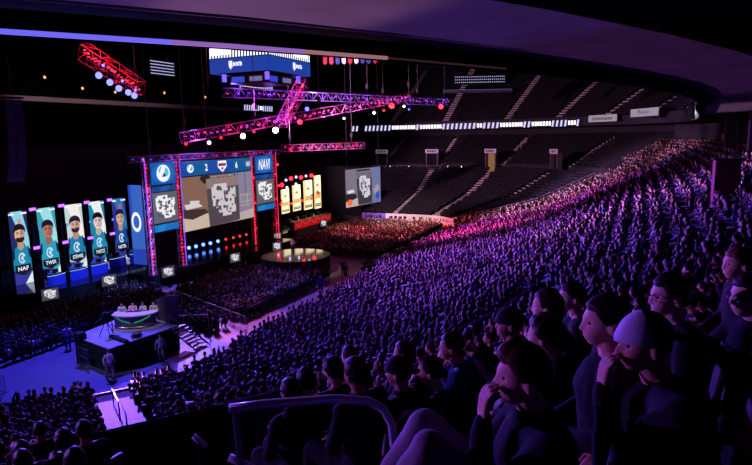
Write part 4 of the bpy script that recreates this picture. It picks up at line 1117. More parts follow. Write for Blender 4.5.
def add_up(d, z):
    Rr = CR+d
    n = int(Rr*PI/2/.55)
    for i in range(n):
        a = -(i+.5)*.55/Rr
        if any(abs(a-b)*Rr < .8 for b in up_aisles): continue
        empties.append((CX1+Rr*math.cos(a), CY0+Rr*math.sin(a), z, a+PI))
    for i in range(60):
        y = CY0+.3+i*.55
        if abs(y-36) < .8 or abs(y-47.5) < .8: continue
        empties.append((CX1+Rr, y, z, PI))
    for i in range(60): empties.append((CX1-.3-i*.55, CY0-Rr, z, PI/2))
up_aisles = [math.radians(v) for v in (-12, -28, -44, -60, -76)]
d = 28.6
while d < 51: add_up(d+.42, z_up(d+.4)); d += .85
E2 = []
for e in empties:
    dz = in_view((e[0], e[1], e[2]+.6), .06)
    if dz: E2.append((dz,)+e)
E2.sort()
print('empty seats', len(E2))
sm = MB(); seat_mesh(sm, 0, 0, 0, 0); so = sm.build('stadium_seat', M_seat)
for i, (dz, x, y, z, a) in enumerate(E2[:290]):
    o = so if i == 0 else so.copy()
    if i: COL.objects.link(o)
    o.location = (x, y, z); o.rotation_euler = (0, 0, a)
    tag(o, 'dark empty folded seat in the lowest rows of the unoccupied far stand', 'seat', 'empty seats in the lower far stand')
def seat_mass(name, items, folded, label):
    t = MB(); seat_mesh(t, 0, 0, 0, 0, folded); v = np.array(t.v, dtype=np.float32); nf = len(t.f); f = np.array(t.f, dtype=np.int32)
    it = np.array(items, dtype=np.float32); ca, sa = np.cos(it[:, 3])[:, None], np.sin(it[:, 3])[:, None]
    A = np.stack([v[None, :, 0]*ca-v[None, :, 1]*sa+it[:, 0:1], v[None, :, 0]*sa+v[None, :, 1]*ca+it[:, 1:2], v[None, :, 2]+it[:, 2:3]], 2).reshape(-1, 3)
    LI = (f[None]+(np.arange(len(it))*len(v))[:, None, None]).ravel().astype(np.int32); n = nf*len(it)
    me = bpy.data.meshes.new(name); me.vertices.add(len(A)); me.vertices.foreach_set('co', A.astype(np.float32).ravel())
    me.loops.add(len(LI)); me.loops.foreach_set('vertex_index', LI); me.polygons.add(n)
    me.polygons.foreach_set('loop_start', (np.arange(n)*4).astype(np.int32)); me.polygons.foreach_set('loop_total', np.full(n, 4, dtype=np.int32))
    me.update(calc_edges=True); me.validate(); me.materials.append(M_seat); o = link(name, me); tag(o, label, 'seating', None, 'stuff'); return o
seat_mass('stadium_seats', [e[1:] for e in E2[290:]], True, 'rows of dark empty folded seats in the far and upper stands')
seat_mass('occupied_seats', [c[1:5] for c in crowd]+[(h[0], h[1], h[2], 1.57) for h in HERO_XY], False, 'dark seats under the seated crowd')

# aisle stairs in the far stand and upper stand
M_step = mat('step_concrete', '#b8a8ae', .85, var=.2, scale=2)
def aisle(base, nrm, d0, d1, pf, wdt, name='trim_steps', m=None):
    mb = MB(); d = d0; t = V(-nrm.y, nrm.x, 0); ang = math.atan2(nrm.y, nrm.x)
    while d < d1:
        z = pf(d+.4); p = base+nrm*(CR+d+.21); mb.box((p.x, p.y, z+.09), (.42, wdt, .18), ang); d += .85
    return struct(mb.build(name, m or M_step))
for y in far_aisles_y[:2]:
    aisle(V(CX1, y, 0), V(1, 0, 0), .6, 20.5, prof, 1.1); aisle(V(CX1, y, 0), V(1, 0, 0), 24.7, 36, prof_far, 1.1)
for a in far_aisles_a:
    n = V(math.cos(a), math.sin(a), 0); aisle(V(CX1, CY0, 0), n, .6, 20.5, prof, 1.2); aisle(V(CX1, CY0, 0), n, 24.7, 36, prof_far, 1.1)
for a in up_aisles: aisle(V(CX1, CY0, 0), V(math.cos(a), math.sin(a), 0), 28.6, 51, z_up, 1.2)
for y in (36., 47.5): aisle(V(CX1, y, 0), V(1, 0, 0), 28.6, 51, z_up, 1.2)
for x in side_aisles[2:]: aisle(V(x, CY0, 0), V(0, -1, 0), .6, 30, prof, 1.0)
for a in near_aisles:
    if abs(a+2.2288) < .02: aisle(V(CX0, CY0, 0), V(math.cos(a), math.sin(a), 0), 3.2, 10, prof, 1.6, 'trim_steps', mat('step_blue_paint', '#1c1c38', .5))  # blue light on these steps put into their colour
    else: aisle(V(CX0, CY0, 0), V(math.cos(a), math.sin(a), 0), .6, 20, prof, 1.0, 'trim_steps', mat('step_dark', '#3a3840', .8))

# ---------------------------------------------------------------- lighting: stage spots aimed at the house, and added fill spots
def spot(loc, tgt, col, power, size, blend=.6, rad=.25):
    l = bpy.data.lights.new('spot', 'SPOT'); l.color = lin(col) if isinstance(col, str) else col; l.energy = power; l.spot_size = math.radians(size); l.spot_blend = blend; l.shadow_soft_size = rad
    o = link('spot', l); o.location = loc; o.rotation_euler = (Vector(tgt)-Vector(loc)).to_track_quat('-Z', 'Y').to_euler(); return o
def point(loc, col, power, rad=.15):
    l = bpy.data.lights.new('lamp', 'POINT'); l.color = lin(col); l.energy = power; l.shadow_soft_size = rad
    o = link('lamp', l); o.location = loc; return o
PUR, VIO, BLUE, MAG, PNK = '#b050ff', '#7a40ff', '#4038ff', '#ff28a8', '#ff70d0'
spot((52, 41, 20), (67, 15, 5), '#b850ec', 225000, 33)
spot((52, 41, 20), (46, 8, 8), '#8040e0', 40000, 50)
spot((60, 40, 18), (84, 9, 8), '#d098e0', 220000, 34)
spot((50, 38, 19), (44, 14, 5), '#8248f4', 320000, 52)
spot((40, 46, 18), (22, 13, 6), '#6a40ff', 200000, 44)
spot((62, 40, 16), (64.5, 17.5, 3.5), MAG, 320000, 17)
spot((56, 42, 20), (70, 5, 9), '#5a40ff', 120000, 16)
spot((33, 40, 21), (22.5, 33, 0), '#463cff', 75000, 44)
spot((46, 40, 17), (36.5, 25.5, 0), PNK, 42000, 20)
spot((66, 44, 15), (76, 31, 1), '#ff7088', 50000, 44)
spot((10, 42, 17), (26.4, 30, 1.4), '#a898ff', 14000, 14)  # added fill on the crew member in white
spot((37, 47, 2.2), (33, 46, 11.6), '#6a60ff', 2500, 30)  # added fill on the speaker array
spot((50, 44, 17), (42, 34, 1), '#8860ff', 80000, 56)
spot((0, 57, 18), (6, .5, 12.6), '#9a58ff', 95000, 22)
spot((58, 42, 17), (54.6, 33.6, 1.5), '#ffe0b0', 14000, 26)
spot((60, 44, 22), (100, 34, 5), '#d8a0d0', 60000, 44)
spot((60, 44, 16), (112, 20, 22), '#c890b8', 110000, 60)
spot((22, 27.2, .4), (11, -1.0, 15.2), '#a860c8', 20000, 56)  # added uplight to brighten the soffit
spot((22, 27.2, .4), (4.0, 3.4, 15.2), '#5a50f0', 16000, 20)  # added blue uplight for the left end of the soffit
spot((22, 27.2, .4), (5.0, 3.0, 15.2), '#ffb0b8', 24000, 5)
spot((50, 36, 3), (42, -3, 15.8), '#e0a0e0', 90000, 26)  # added to brighten the side fascia
spot((60, 55, 26), (72, 82, 20.3), '#e0b8c8', 16000, 60)  # added to bring out the stage side fascia
spot((66, 30, 13), (86.5, 33, 1), '#ffd8d8', 22000, 34)  # added to brighten the advertising board
spot((66, 38, 19), (74.3, 36.4, 24), '#ffe8f0', 5000, 50)  # added to brighten the pennants
spot((74, 34, 14), (75.4, 43.1, 2), '#ffb0a8', 9000, 50)  # added to brighten the red desk front
spot((39, 36, 12), (41, 47, 2), '#6a80ff', 14000, 60)  # added to brighten the blue desk fronts

# ---------------------------------------------------------------- signs and trim on the stands
def sign(O, U, h, label, name='wall_sign', st=.55):
    p = Panel(name, O, U, (0, 0, h), .08, mat('sign_body', '#b8aeb8', .6)); tag(p.root, label, 'sign')
    p.art('sign_field', [rect(.01, .03, .99, .97)], glow('#c8b8cc', st), 1); return p
p = sign((106.3, 8.2, 15.55), (-4.9, -4.55, 0), 1.1, 'white sign with black lettering, nearer the long striped ribbon board')
p.text('sign_lettering', 'ticketmaster', .13, .25, .87, .8, mat('sign_ink', '#16121a', .7), 3, .015)
p = sign((98.2, 1.7, 16.0), (-7.6, -3.6, 0), 1.15, 'white sign with a small square emblem, right of the black lettered one')
p.art('claw_pattern', [[(.27,.82),(.295,.82),(.285,.2)], [(.305,.82),(.325,.82),(.315,.3)], [(.335,.82),(.36,.82),(.35,.2)]], mat('sign_ink', '#16121a', .7), 2)
p.text('sign_lettering', 'MONSTER', .40, .36, .68, .66, mat('sign_ink', '#16121a', .7), 3, .01)
p = sign((66.5, -7.9, 12.6), (8.2, 0, 0), .9, 'dim grey sign with pale lettering behind the back row of the side stand', 'wall_sign', .06)
p.root.matrix_world = p.root.matrix_world
p.art('letter_pattern', [rect(.08+.085*k, .55, .08+.085*k+.06, .85) for k in range(10)]+[rect(.25+.08*k, .12, .25+.08*k+.055, .4) for k in range(7)], glow('#8a7c98', .4), 3)
ribbon([(46, -3.15), (62, -4.35), (79, -4.95)], 15.0, 15.75, 'striped ribbon board on the right side upper stand seen at a steep slant', [(.1,.3),(.5,.75)])
for i, (x, y, a, lab) in enumerate(((112.3, 47.5, PI, 'leftmost, half hidden by the hanging side screen'), (112.3, 37.0, PI, 'below the middle of the long ribbon board'), (111.3, 25.0, PI-.42, 'third from the left with a bright doorway'), (105.2, 12.6, PI-.95, 'rightmost, beside the crowd'))):
    r = empty('stand_entrance', (x, y, 7.24), a); tag(r, 'stand entrance portal with a pale number sign, '+lab, 'entrance', 'entrances of the far stand')
    mb = MB(); mb.box((.5, 1.1, 1.6), (.9, .25, 3.2)); mb.box((.5, -1.1, 1.6), (.9, .25, 3.2)); mb.box((.5, 0, 3.3), (.9, 2.45, .2)); mb.build('portal_frame', mat('portal_concrete', '#5a5058', .8), r)
    MB().box((.25, 0, 1.6), (.1, 2.0, 3.2)).build('doorway', mat('doorway_dark', '#0c0a0c', .9) if i != 2 else mat('doorway_lit', emit='#ffb870', strength=.22), r)
    MB().box((1.0, 0, 3.65), (.1, 2.6, .75)).build('number_sign', mat('portal_sign', '#b0a0b4', .6, emit='#b09ab8', strength=.25), r)
    mb = MB()
    for k in range(4): mb.box((1.06, -.75+k*.5-.1*(k > 1), 3.65), (.01, .3, .4))
    mb.build('number_pattern', mat('sign_ink', '#16121a', .7), r)
# small warm and white lamps along the concourse ledge
for i, (y, c) in enumerate(((45.0,'#ffd8a0'),(41.0,'#ffffff'),(33.2,'#fff0d8'),(30.5,'#ffffff'))):
    x = 109.4 if y > 33 else 109.1
    MB().tube([(x, y, 7.24), (x, y, 8.0)], .04, 6).build('ledge_lamp', M_hous)
    o = bpy.data.objects[-1] if False else COL.objects[-1]
    MB().ell((x, y, 8.05), (.13, .13, .13), 10, 6).build('bulb', mat('ledge_%s' % c[1:], emit=c, strength=3), o)
    tag(o, 'small glowing lamp on the far concourse ledge, %s from the left' % ('first','second','third','fourth')[i], 'lamp', 'concourse lamps')
# advertising board on the far rink wall
def board_pts(): return [(88.15, 41.2), (88.15, 37), (88.1, CY0)] + [(CX1+(CR+.12)*math.cos(a), CY0+(CR+.12)*math.sin(a)) for a in [-(k+1)*math.radians(9) for k in range(6)]]
bp = [(x-.3 if k < 3 else x-.3*math.cos((k-2)*math.radians(9)), y if k < 3 else y+.3*math.sin((k-2)*math.radians(9))) for k, (x, y) in enumerate(board_pts())]
mb = MB(); mo = MB(); mv = MB()
for i in range(len(bp)-1):
    (xa, ya), (xb, yb) = bp[i], bp[i+1]
    for m_, z0, z1, off in ((mb if i else mv, .55, 1.75, 0), (mo, .12, .55, .0)):
        m_.add([(xa,ya,z0),(xb,yb,z0),(xb,yb,z1),(xa,ya,z1),(xa+.06,ya,z0),(xb+.06,yb,z0),(xb+.06,yb,z1),(xa+.06,ya,z1)], [(0,1,2,3),(5,4,7,6),(3,2,6,7),(0,4,5,1),(0,3,7,4),(1,5,6,2)])
o = mb.build('advertising_board', mat('board_white', '#e8dcdc', .6)); tag(o, 'long pale advertising board along the far rink wall with an orange foot', 'sign')
mo.build('orange_foot', mat('board_orange', '#f08030', .6), o); mv.build('violet_end', mat('board_violet', '#8a68e0', .6), o)
mb = MB(); ink = mat('board_ink', '#33203c', .7)
def bseg(i, t0, t1, z0, z1):
    (xa, ya), (xb, yb) = bp[i], bp[i+1]
    f = lambda t: (xa+(xb-xa)*t-.02, ya+(yb-ya)*t)
    a, b = f(t0), f(t1); mb.add([(a[0],a[1],z0),(b[0],b[1],z0),(b[0],b[1],z1),(a[0],a[1],z1)], [(0,1,2,3)])
rr = random.Random(4)
for i in range(len(bp)-1):
    t = .12
    while t < .85:
        wd = rr.uniform(.05,.11); bseg(i, t, t+wd, .95, 1.35+rr.uniform(0,.08)); t += wd+.05
        if rr.random() < .2: t += .14
mb.build('letter_pattern', ink, o)
# ribbon light spilling on the near upper stand's lip, put in as glowing tubes
i1 = [k for k, s in enumerate(ST)]
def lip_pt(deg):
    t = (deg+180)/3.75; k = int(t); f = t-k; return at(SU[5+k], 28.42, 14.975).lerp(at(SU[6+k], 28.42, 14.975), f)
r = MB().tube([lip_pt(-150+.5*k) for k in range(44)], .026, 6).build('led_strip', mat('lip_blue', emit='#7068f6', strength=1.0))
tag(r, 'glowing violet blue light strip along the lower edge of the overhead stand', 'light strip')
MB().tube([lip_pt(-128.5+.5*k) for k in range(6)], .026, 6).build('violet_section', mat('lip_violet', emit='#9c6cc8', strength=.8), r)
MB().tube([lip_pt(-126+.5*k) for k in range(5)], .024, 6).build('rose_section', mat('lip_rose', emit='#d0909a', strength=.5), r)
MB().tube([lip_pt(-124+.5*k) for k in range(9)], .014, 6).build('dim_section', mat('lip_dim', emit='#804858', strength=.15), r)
# concourse columns behind the side stand
for i, x in enumerate((40, 52, 66)):
    struct(MB().bbox((x-.5, -8.0, 11.0), (x+.5, -7.2, 15.9)).build('column_side', mat('column_paint', '#77707c', .8)))
r = MB().bbox((33.9, -4.5, 9.6), (35.2, -3.4, 12.5)).build('draped_booth', mat('booth_cloth', '#8a3a58', .8, var=.2)); tag(r, 'tall dark pink draped booth standing in the upper rows of the side stand', 'booth')  # red light on the box put into its cloth colour
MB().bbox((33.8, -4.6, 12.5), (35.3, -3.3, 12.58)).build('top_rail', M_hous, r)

# ---------------------------------------------------------------- rails
def railing(pts, zf, h, label, r=.035, posts=2, name='handrail', mid=True, m=None):
    o = empty(name, pts[0]); tag(o, label, 'railing'); o0 = Vector(pts[0])
    top = [Vector(p)+V(0,0,h)-o0 for p in pts]
    MB().tube(top, r, 8).build('top_rail', m or M_steel, o)
    if mid: MB().tube([p-V(0,0,h*.5) for p in top], r*.7, 6).build('mid_rail', m or M_steel, o)
    for k in range(0, len(pts), posts): MB().tube([Vector(pts[k])-o0-V(0,0,.15), top[k]], r, 6).build('post', m or M_steel, o)
    return o
arc = [at((V(CX0, CY0, 0), V(math.cos(a), math.sin(a), 0)), 19.3, prof(19.1)) for a in [math.radians(-146+4*k) for k in range(14)]]
railing(arc, 0, 1.25, 'long double steel rail along the cross aisle of the curved near stand', .035, 2)
arc = [at((V(CX0, CY0, 0), V(math.cos(a), math.sin(a), 0)), .06, 1.1) for a in [math.radians(-170+5*k) for k in range(17)]]+[V(x, CY0-CR-.06, 1.1) for x in (33, 40, 47, 54, 61)]
r = MB().tube([p+V(0,0,.03) for p in arc], .05, 6).build('rink_wall_cap', M_steel); tag(r, 'steel cap along the top of the curved rink wall beside the blue lit floor', 'railing')
# thick bright handrail at the stair opening straight ahead
pts = [V(2.62,2.10,12.47), V(2.72,1.96,12.475), V(2.98,1.60,12.46), V(3.06,1.42,12.44), V(3.075,1.33,12.40), V(3.06,1.27,12.32), V(3.02,1.24,12.2), V(2.95,1.2,11.6)]
r = MB().tube(pts, [.026]*8, 12).build('handrail', mat('handrail_paint', '#dcdcf4', .3, metal=.3), None, True); tag(r, 'thick bent handrail shining blue at the stair opening in front', 'railing')  # steel made whiter, the light on the rail put into its colour
MB().tube([V(2.64,2.07,12.47), V(2.66,2.05,11.6)], .022, 8).build('post', M_steel, r)
for (p0, p1, dp, lab) in (((193,436),(207,447),6.0,'short bright slanting rail piece in the dark stair opening, upper one'), ((229,457),(254,468),4.2,'short bright slanting rail piece in the dark stair opening, lower one'), ((186,403),(203,403),9.0,'short bright level rail piece left of the thick bent handrail')):
    q0, q1 = atd(*p0, dp), atd(*p1, dp); r = MB().tube([q0, q1], .028, 8).build('handrail', mat('handrail_paint', '#dcdcf4', .3, metal=.3), None, True); tag(r, lab, 'railing')
    MB().tube([(q0+q1)/2, V((q0.x+q1.x)/2, (q0.y+q1.y)/2, 5.2)], .02, 6).build('post', M_hous, r)
for a, d0, d1, lab in ((-127.7, 3.5, 10, 'centre rail of the blue lit aisle steps'), (-109, 12, 20, 'aisle rail in the curved near stand right of the blue steps')):
    n = V(math.cos(math.radians(a)), math.sin(math.radians(a)), 0)
    railing([at((V(CX0, CY0, 0), n), d0+(d1-d0)*k/4, prof(d0+(d1-d0)*k/4)) for k in range(5)], 0, .9, lab, .03, 2, 'handrail', False)
for x, lab in ((37, 'nearest'), (47.5, 'second nearest'), (79, 'farthest')):
    railing([V(x, CY0-CR-d_, prof(d_)) for d_ in (8, 13, 18, 23, 28)], 0, 1.0, 'sloping aisle rail in the long side stand, %s of three' % lab, .035, 1, 'handrail', True)
nb = V(math.cos(math.radians(-64)), math.sin(math.radians(-64)), 0)
for s_, lab in ((-.9, 'left'), (.9, 'right')):
    t = V(-nb.y, nb.x, 0)*s_
    railing([at((V(CX1, CY0, 0)+t, nb), d_, prof(d_)) for d_ in (3, 6, 9, 12, 15, 18, 20.4)], 0, 1.0, 'grey aisle rail between the far crowd and the empty stand, %s one' % lab, .05, 1, 'handrail', True, mat('rail_grey', '#8d8890', .5))
railing([V(108.4, 52-2.2*k, 7.24) for k in range(9)], 0, 1.0, 'concourse rail above the lower far stand', .04, 1, 'handrail', True, mat('rail_grey', '#8d8890', .5))
# concrete walls of the stair opening, coloured black for its deep shade
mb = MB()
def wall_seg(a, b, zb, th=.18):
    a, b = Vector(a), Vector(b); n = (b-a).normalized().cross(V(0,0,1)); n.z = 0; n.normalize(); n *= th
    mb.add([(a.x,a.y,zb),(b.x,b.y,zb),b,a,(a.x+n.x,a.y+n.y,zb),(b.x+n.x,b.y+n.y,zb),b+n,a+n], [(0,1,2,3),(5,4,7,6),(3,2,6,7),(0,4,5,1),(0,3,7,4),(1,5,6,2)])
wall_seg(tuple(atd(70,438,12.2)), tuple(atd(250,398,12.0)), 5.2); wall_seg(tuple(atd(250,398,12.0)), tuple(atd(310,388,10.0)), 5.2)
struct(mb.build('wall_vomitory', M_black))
# crowd control barriers
def barrier(x, y, a, label, L=2.2):
    r = empty('crowd_barrier', (x, y, 0), a); tag(r, label, 'barrier', 'crowd barriers')
    MB().tube([(-L/2,0,.12),(-L/2,0,1.05),(-L/2+.08,0,1.1),(L/2-.08,0,1.1),(L/2,0,1.05),(L/2,0,.12),(-L/2,0,.12)], .022, 6).build('frame', M_steel, r)
    mb = MB()
    for k in range(1, 16): mb.tube([(-L/2+L*k/16, 0, .12), (-L/2+L*k/16, 0, 1.1)], .01, 4, False)
    mb.build('bar_grille', M_steel, r)
    for s in (-1, 1): MB().box((s*L*.4, 0, .03), (.06, .6, .05)).build('foot', M_steel, r)
barrier(20.95, 33.3, 1.45, 'steel barrier standing alone at the left edge of the blue lit floor')
for k in range(8):
    t = (k+.5)/8; barrier(41.2+(35-41.2)*t, 41.2+(26-41.2)*t, math.atan2(-15.2, -6.2), 'steel barrier in the line across the floor crowd, %s from the stage' % ('first','second','third','fourth','fifth','sixth','seventh','last')[k], 1.95)

# ---------------------------------------------------------------- analyst platform
pf = [(26.2, 33.0), (25.25, 28.95), (30.35, 28.1), (31.6, 33.4)]
r = MB().prism(pf, 0, 1.54).build('analyst_platform', M_skirt); MB().prism(pf, 1.545, 1.6).build('deck_surface', mat('platform_top', '#a8a4b0', .35, var=.15, scale=1.2, spec=.5), r)
tag(r, 'square black skirted platform with a pale top on the blue lit floor', 'stage')
dk = empty('analyst_desk', (28.8, 30.55, 1.6), math.atan2(-.51, -.86)); tag(dk, 'curved pale topped analyst desk on the square platform', 'desk')
n = 16; outer = [(-.55+1.05*math.cos(a), 1.55*math.sin(a)) for a in [-PI/2+PI*k/n for k in range(n+1)]]; inner = [(-.85+.45*math.cos(a), 1.1*math.sin(a)) for a in [PI/2-PI*k/n for k in range(n+1)]]
MB().prism(outer+inner, .92, 1.0).build('desktop', mat('desk_pale', '#c8b8c8', .4), dk)
mb = MB()
for k in range(n):
    a, b = [(-.55+.85*math.cos(t), 1.35*math.sin(t)) for t in (-PI/2+PI*k/n, -PI/2+PI*(k+1)/n)]
    mb.add([(a[0],a[1],.04),(b[0],b[1],.04),(b[0],b[1],.92),(a[0],a[1],.92),(a[0]-.05,a[1],.04),(b[0]-.05,b[1],.04),(b[0]-.05,b[1],.92),(a[0]-.05,a[1],.92)], [(0,1,2,3),(5,4,7,6)])
mb.build('front_panel', mat('desk_front', '#4a4450', .5), dk)
mb = MB()
for s in (1, -1):
    q = [(-.55+.88*math.cos(t), 1.38*math.sin(t), z) for t, z in ((s*.95, .86), (s*.5, .66), (s*.08, .5), (s*.08, .40), (s*.5, .54), (s*.95, .76))]
    mb.add(q, [(0,1,4,5),(1,2,3,4)])
mb.build('green_chevron_pattern', mat('desk_green', emit='#30c090', strength=.35), dk)
MB().tube([(-.55+.9*math.cos(-PI/2+PI*k/n), 1.4*math.sin(-PI/2+PI*k/n), .16) for k in range(n+1)], .03, 5).build('foot_rail', M_steel, dk)
spot((25, 27, 14), (29.5, 31, 2.4), '#ffe8f0', 2600, 18)
# backdrop, camera, lights, stairs
mb = MB()
for k in range(8):
    a, b = [V(31.0-.25*math.cos(t), 29.5+.95*t, 0) for t in (-1+.25*k, -1+.25*(k+1))]
    mb.add([(a.x,a.y,1.6),(b.x,b.y,1.6),(b.x,b.y,3.5-.04*k*k/4),(a.x,a.y,3.5-.04*k*k/4),(a.x+.05,a.y,1.6),(b.x+.05,b.y,1.6),(b.x+.05,b.y,3.5-.04*k*k/4),(a.x+.05,a.y,3.5-.04*k*k/4)], [(0,1,2,3),(5,4,7,6),(3,2,6,7),(0,3,7,4),(1,5,6,2)])
r = mb.build('curved_screen', mat('screen_cloth', '#5a4c60', .8)); tag(r, 'tall curved grey screen behind the right end of the analyst desk', 'screen')
def tripod_cam(x, y, z, a, label):
    r = empty('broadcast_camera', (x, y, z), a); tag(r, label, 'camera')
    for k in range(3): MB().tube([(0,0,1.15), (.5*math.cos(2.1*k), .5*math.sin(2.1*k), 0.02)], .03, 6).build('leg', M_hous, r)
    MB().box((0, 0, 1.22), (.2, .16, .14)).build('pan_head', M_hous, r)
    b = MB(); b.box((0, 0, 1.42), (.6, .2, .26)); b.box((-.1, 0, 1.59), (.2, .06, .08)); b.build('camera_body', M_hous, r)
    MB().tube([(.3, 0, 1.42), (.58, 0, 1.42), (.6, 0, 1.42)], [.09, .1, .11], 12).build('lens', M_hous, r)
    MB().tube([(-.2, .12, 1.25), (-.7, .25, 1.05)], .02, 5).build('pan_handle', M_hous, r)
tripod_cam(26.95, 30.9, 1.6, .1, 'broadcast camera on a tripod facing the analyst desk')
r = MB().box((26.6, 29.55, 1.68), (.28, 2.0, .14), -.25).build('floor_monitor', M_hous); MB().box((26.6, 29.55, 1.78), (.2, 1.9, .05), -.25).build('screen_glass', mat('black_glass', '#08080a', .1), r); tag(r, 'long low black prompter lying on the pale platform top', 'monitor')
r = MB().ell((27.5, 29.0, 1.72), (.42, .3, .12), 14, 8).build('cable_coil', M_hous); MB().tube([(27.5+.3*math.cos(t*.5), 29+.22*math.sin(t*.5), 1.84) for t in range(14)], .03, 5).build('loose_loop', M_hous, r); tag(r, 'black cable heap on the front corner of the platform', 'cable')
r = empty('light_stand', (27.9, 31.5, 1.6)); tag(r, 'thin tall light stand left of the analyst desk', 'light stand'); MB().tube([(0,0,0),(0,0,2.2)], .025, 6).build('pole', M_hous, r); MB().box((0,0,2.25), (.22,.3,.2)).build('lamp_head', M_hous, r)
for k in range(3): MB().tube([(0,0,.5), (.4*math.cos(2.1*k), .4*math.sin(2.1*k), 0.02)], .018, 5).build('leg', M_hous, r)
r = empty('road_case', (25.9, 32.6, 1.6), -.2); tag(r, 'small black equipment case on the far left corner of the platform', 'case')
MB().box((.15, -.35, .16), (.5, .7, .32)).build('case_body', M_hous, r); MB().box((.15, -.35, .37), (.46, .6, .08)).build('case_lid', M_skirt, r)
r = empty('equipment_frame', (25.42, 31.35, 0), math.atan2(-4.05, -.95)+PI); tag(r, 'pale square tube frame leaning on the left side of the platform', 'frame')
MB().tube([(-.55,.05,.1),(.55,.05,.1),(.55,.05,1.25),(-.55,.05,1.25),(-.55,.05,.1)], .035, 6).build('outer_frame', M_steel, r); MB().box((0,.05,.7), (1.05,.03,.06)).build('cross_bar', M_steel, r); MB().box((-.1,.02,.65), (.5,.04,.5)).build('dark_panel', M_hous, r)
st = empty('platform_stairs', (30.0, 28.2, 0), 0); tag(st, 'steel stair flight leading down from the right side of the platform', 'stairs')
for k in range(8):
    z = 1.6-.2*(k+.5); y = -.1-.2*k; MB().box((.3+.06*k, y, z), (1.25, .24, .05)).build('tread', mat('tread_alu', '#8a8694', .4, metal=.5), st)
for sx_ in (-.36, .96):
    MB().tube([(sx_, 0, 1.5), (sx_+.5, -1.75, .05)], .05, 6).build('stringer', M_hous, st)
    MB().tube([(sx_, 0, 1.5), (sx_, 0, 2.5), (sx_+.5, -1.75, 1.0), (sx_+.5, -1.75, .05)], .025, 6).build('stair_rail', M_steel, st)
railing([V(31.75, 31.5, 0), V(33.0, 29.6, 0), V(33.6, 28.3, 0)], 0, 1.4, 'long sloping steel rail right of the platform stairs', .03, 1, 'handrail', False)
r = MB().bbox((28.2, 26.3, 0), (30.0, 27.4, .03)).build('floor_mat', mat('mat_red', '#7a3440', .8)); tag(r, 'reddish mat on the floor between the platform and the rink wall', 'mat')

# ---------------------------------------------------------------- people who work the show
def std(label, xy, z, a, cols, stride=.0, pose='side', fem=False, hs='short', cat=None, arms=None):
    pr = sit_person(pose, .03, 0, .1, fem, hs, .014, 31, 1., standing=True, stride=stride, arms=arms)
    place_person(pr, (xy[0], xy[1], z), a, label, 'show crew', cols)
std('crew member in a white shirt and grey trousers walking past the platform corner', (24.75, 28.5), 0, -1.9, ('#d0a080', '#17100e', '#e8e0ec', '#8d8898'), .9)
std('crew member in pale clothes standing on the floor beside the platform stairs', (28.0, 27.55), 0, -2.3, ('#d0a080', '#17100e', '#8d8a9c', '#7d7a88'), .2)
std('crew member in black standing at the stage end of the pink lit floor', (53.2, 27.2), 0, -2.6, ('#c08a72', '#17100e', '#2a3488', '#16161c'), .2)
std('crew member in dark blue standing where the pink lit floor meets the crowd', (46.3, 26.0), 0, -2.4, ('#c08a72', '#17100e', '#2a3488', '#16161c'), .1)
std('crew member in grey standing alone at the far end of the pink floor', (52.0, 26.2), 0, 2.2, ('#c08a72', '#17100e', '#54545e', '#16161c'), .3)
std('host in a pale outfit standing on the round glossy stage', (55.0, 34.2), 1.5, -2.2, ('#d8a890', '#2a1c14', '#d0c0e0', '#4a3c64'), .1, 'phone')
std('person in white standing in the crowd just left of the platform', (27.4, 35.2), 0, -2.2, ('#d0a080', '#17100e', '#cfd2f0', '#5a6090'), .2)
std('crew member in black standing in the gap of the aisle beside the round stage', (50.3, 30.2), 0, -2.2, ('#c08a72', '#17100e', '#141418', '#16161c'), .2)
ux, uy = math.cos(dk.rotation_euler.z), math.sin(dk.rotation_euler.z)
for i, t in enumerate((-1.05, -.35, .35, 1.05)):
    x = 28.8-ux*1.35-uy*t; y = 30.55-uy*1.35+ux*t
    pr = protos[(0, 2, 3, 0)[i]]
    r = place_person(pr, (x, y, 1.6+.12), dk.rotation_euler.z, 'show host in a %s behind the analyst desk, %s from the left' % (('light grey jacket','pink shirt','white shirt','cream jacket')[i], ('first','second','third','fourth')[3-i]), 'hosts at the analyst desk', ('#e0b098', ('#2a1c14','#17100e','#6a4632','#1a1210')[i], ('#d8d0dc','#e0a8b8','#f0ecf4','#e8dcd0')[i], '#2a2a34'))
    c = empty('desk_stool', (x, y, 1.6), dk.rotation_euler.z); tag(c, 'stool under the %s host at the analyst desk' % ('fourth','third','second','first')[i], 'stool', 'stools at the analyst desk')
    MB().tube([(0,0,.46),(0,0,.53)], .2, 12).build('seat', M_hous, c); MB().tube([(0,0,.03),(0,0,.46)], .03, 6).build('pole', M_steel, c); MB().tube([(0,0,0),(0,0,.03)], .22, 12).build('base', M_steel, c)
# players at the team desks
def player(x, y, z, top, label, grp, i, cl):
    place_person(protos[(4, 0, 3, 5, 7)[i % 5]], (x, y, z), -PI/2-.1, label, grp, (SKIN[i % 3], HAIR[i % 6], top, '#16181e'))
    c = empty('gaming_chair', (x, y, z), -PI/2); tag(c, 'black gaming chair '+cl, 'chair', 'gaming chairs')
    MB().box((0, 0, .40), (.5, .5, .1)).build('seat', M_hous, c); MB().box((-.3, 0, .85), (.1, .5, .85)).build('backrest', M_hous, c); MB().tube([(0,0,.06),(0,0,.36)], .04, 6).build('pole', M_hous, c)
    mb = MB()
    for k in range(5): mb.tube([(0,0,.08), (.32*math.cos(1.257*k), .32*math.sin(1.257*k), .04)], .025, 5)
    mb.build('base', M_hous, c)
for i, (x, wd) in enumerate(DX): player(x, (48.0 if x > 41.4 else 47.2)+.75, 1.5, '#2c70b8', 'player in a blue jersey at the %s blue desk' % ('leftmost','second','middle','fourth','rightmost')[i], 'blue team players', i, 'behind the %s blue player desk' % ('leftmost','second','middle','fourth','rightmost')[i])
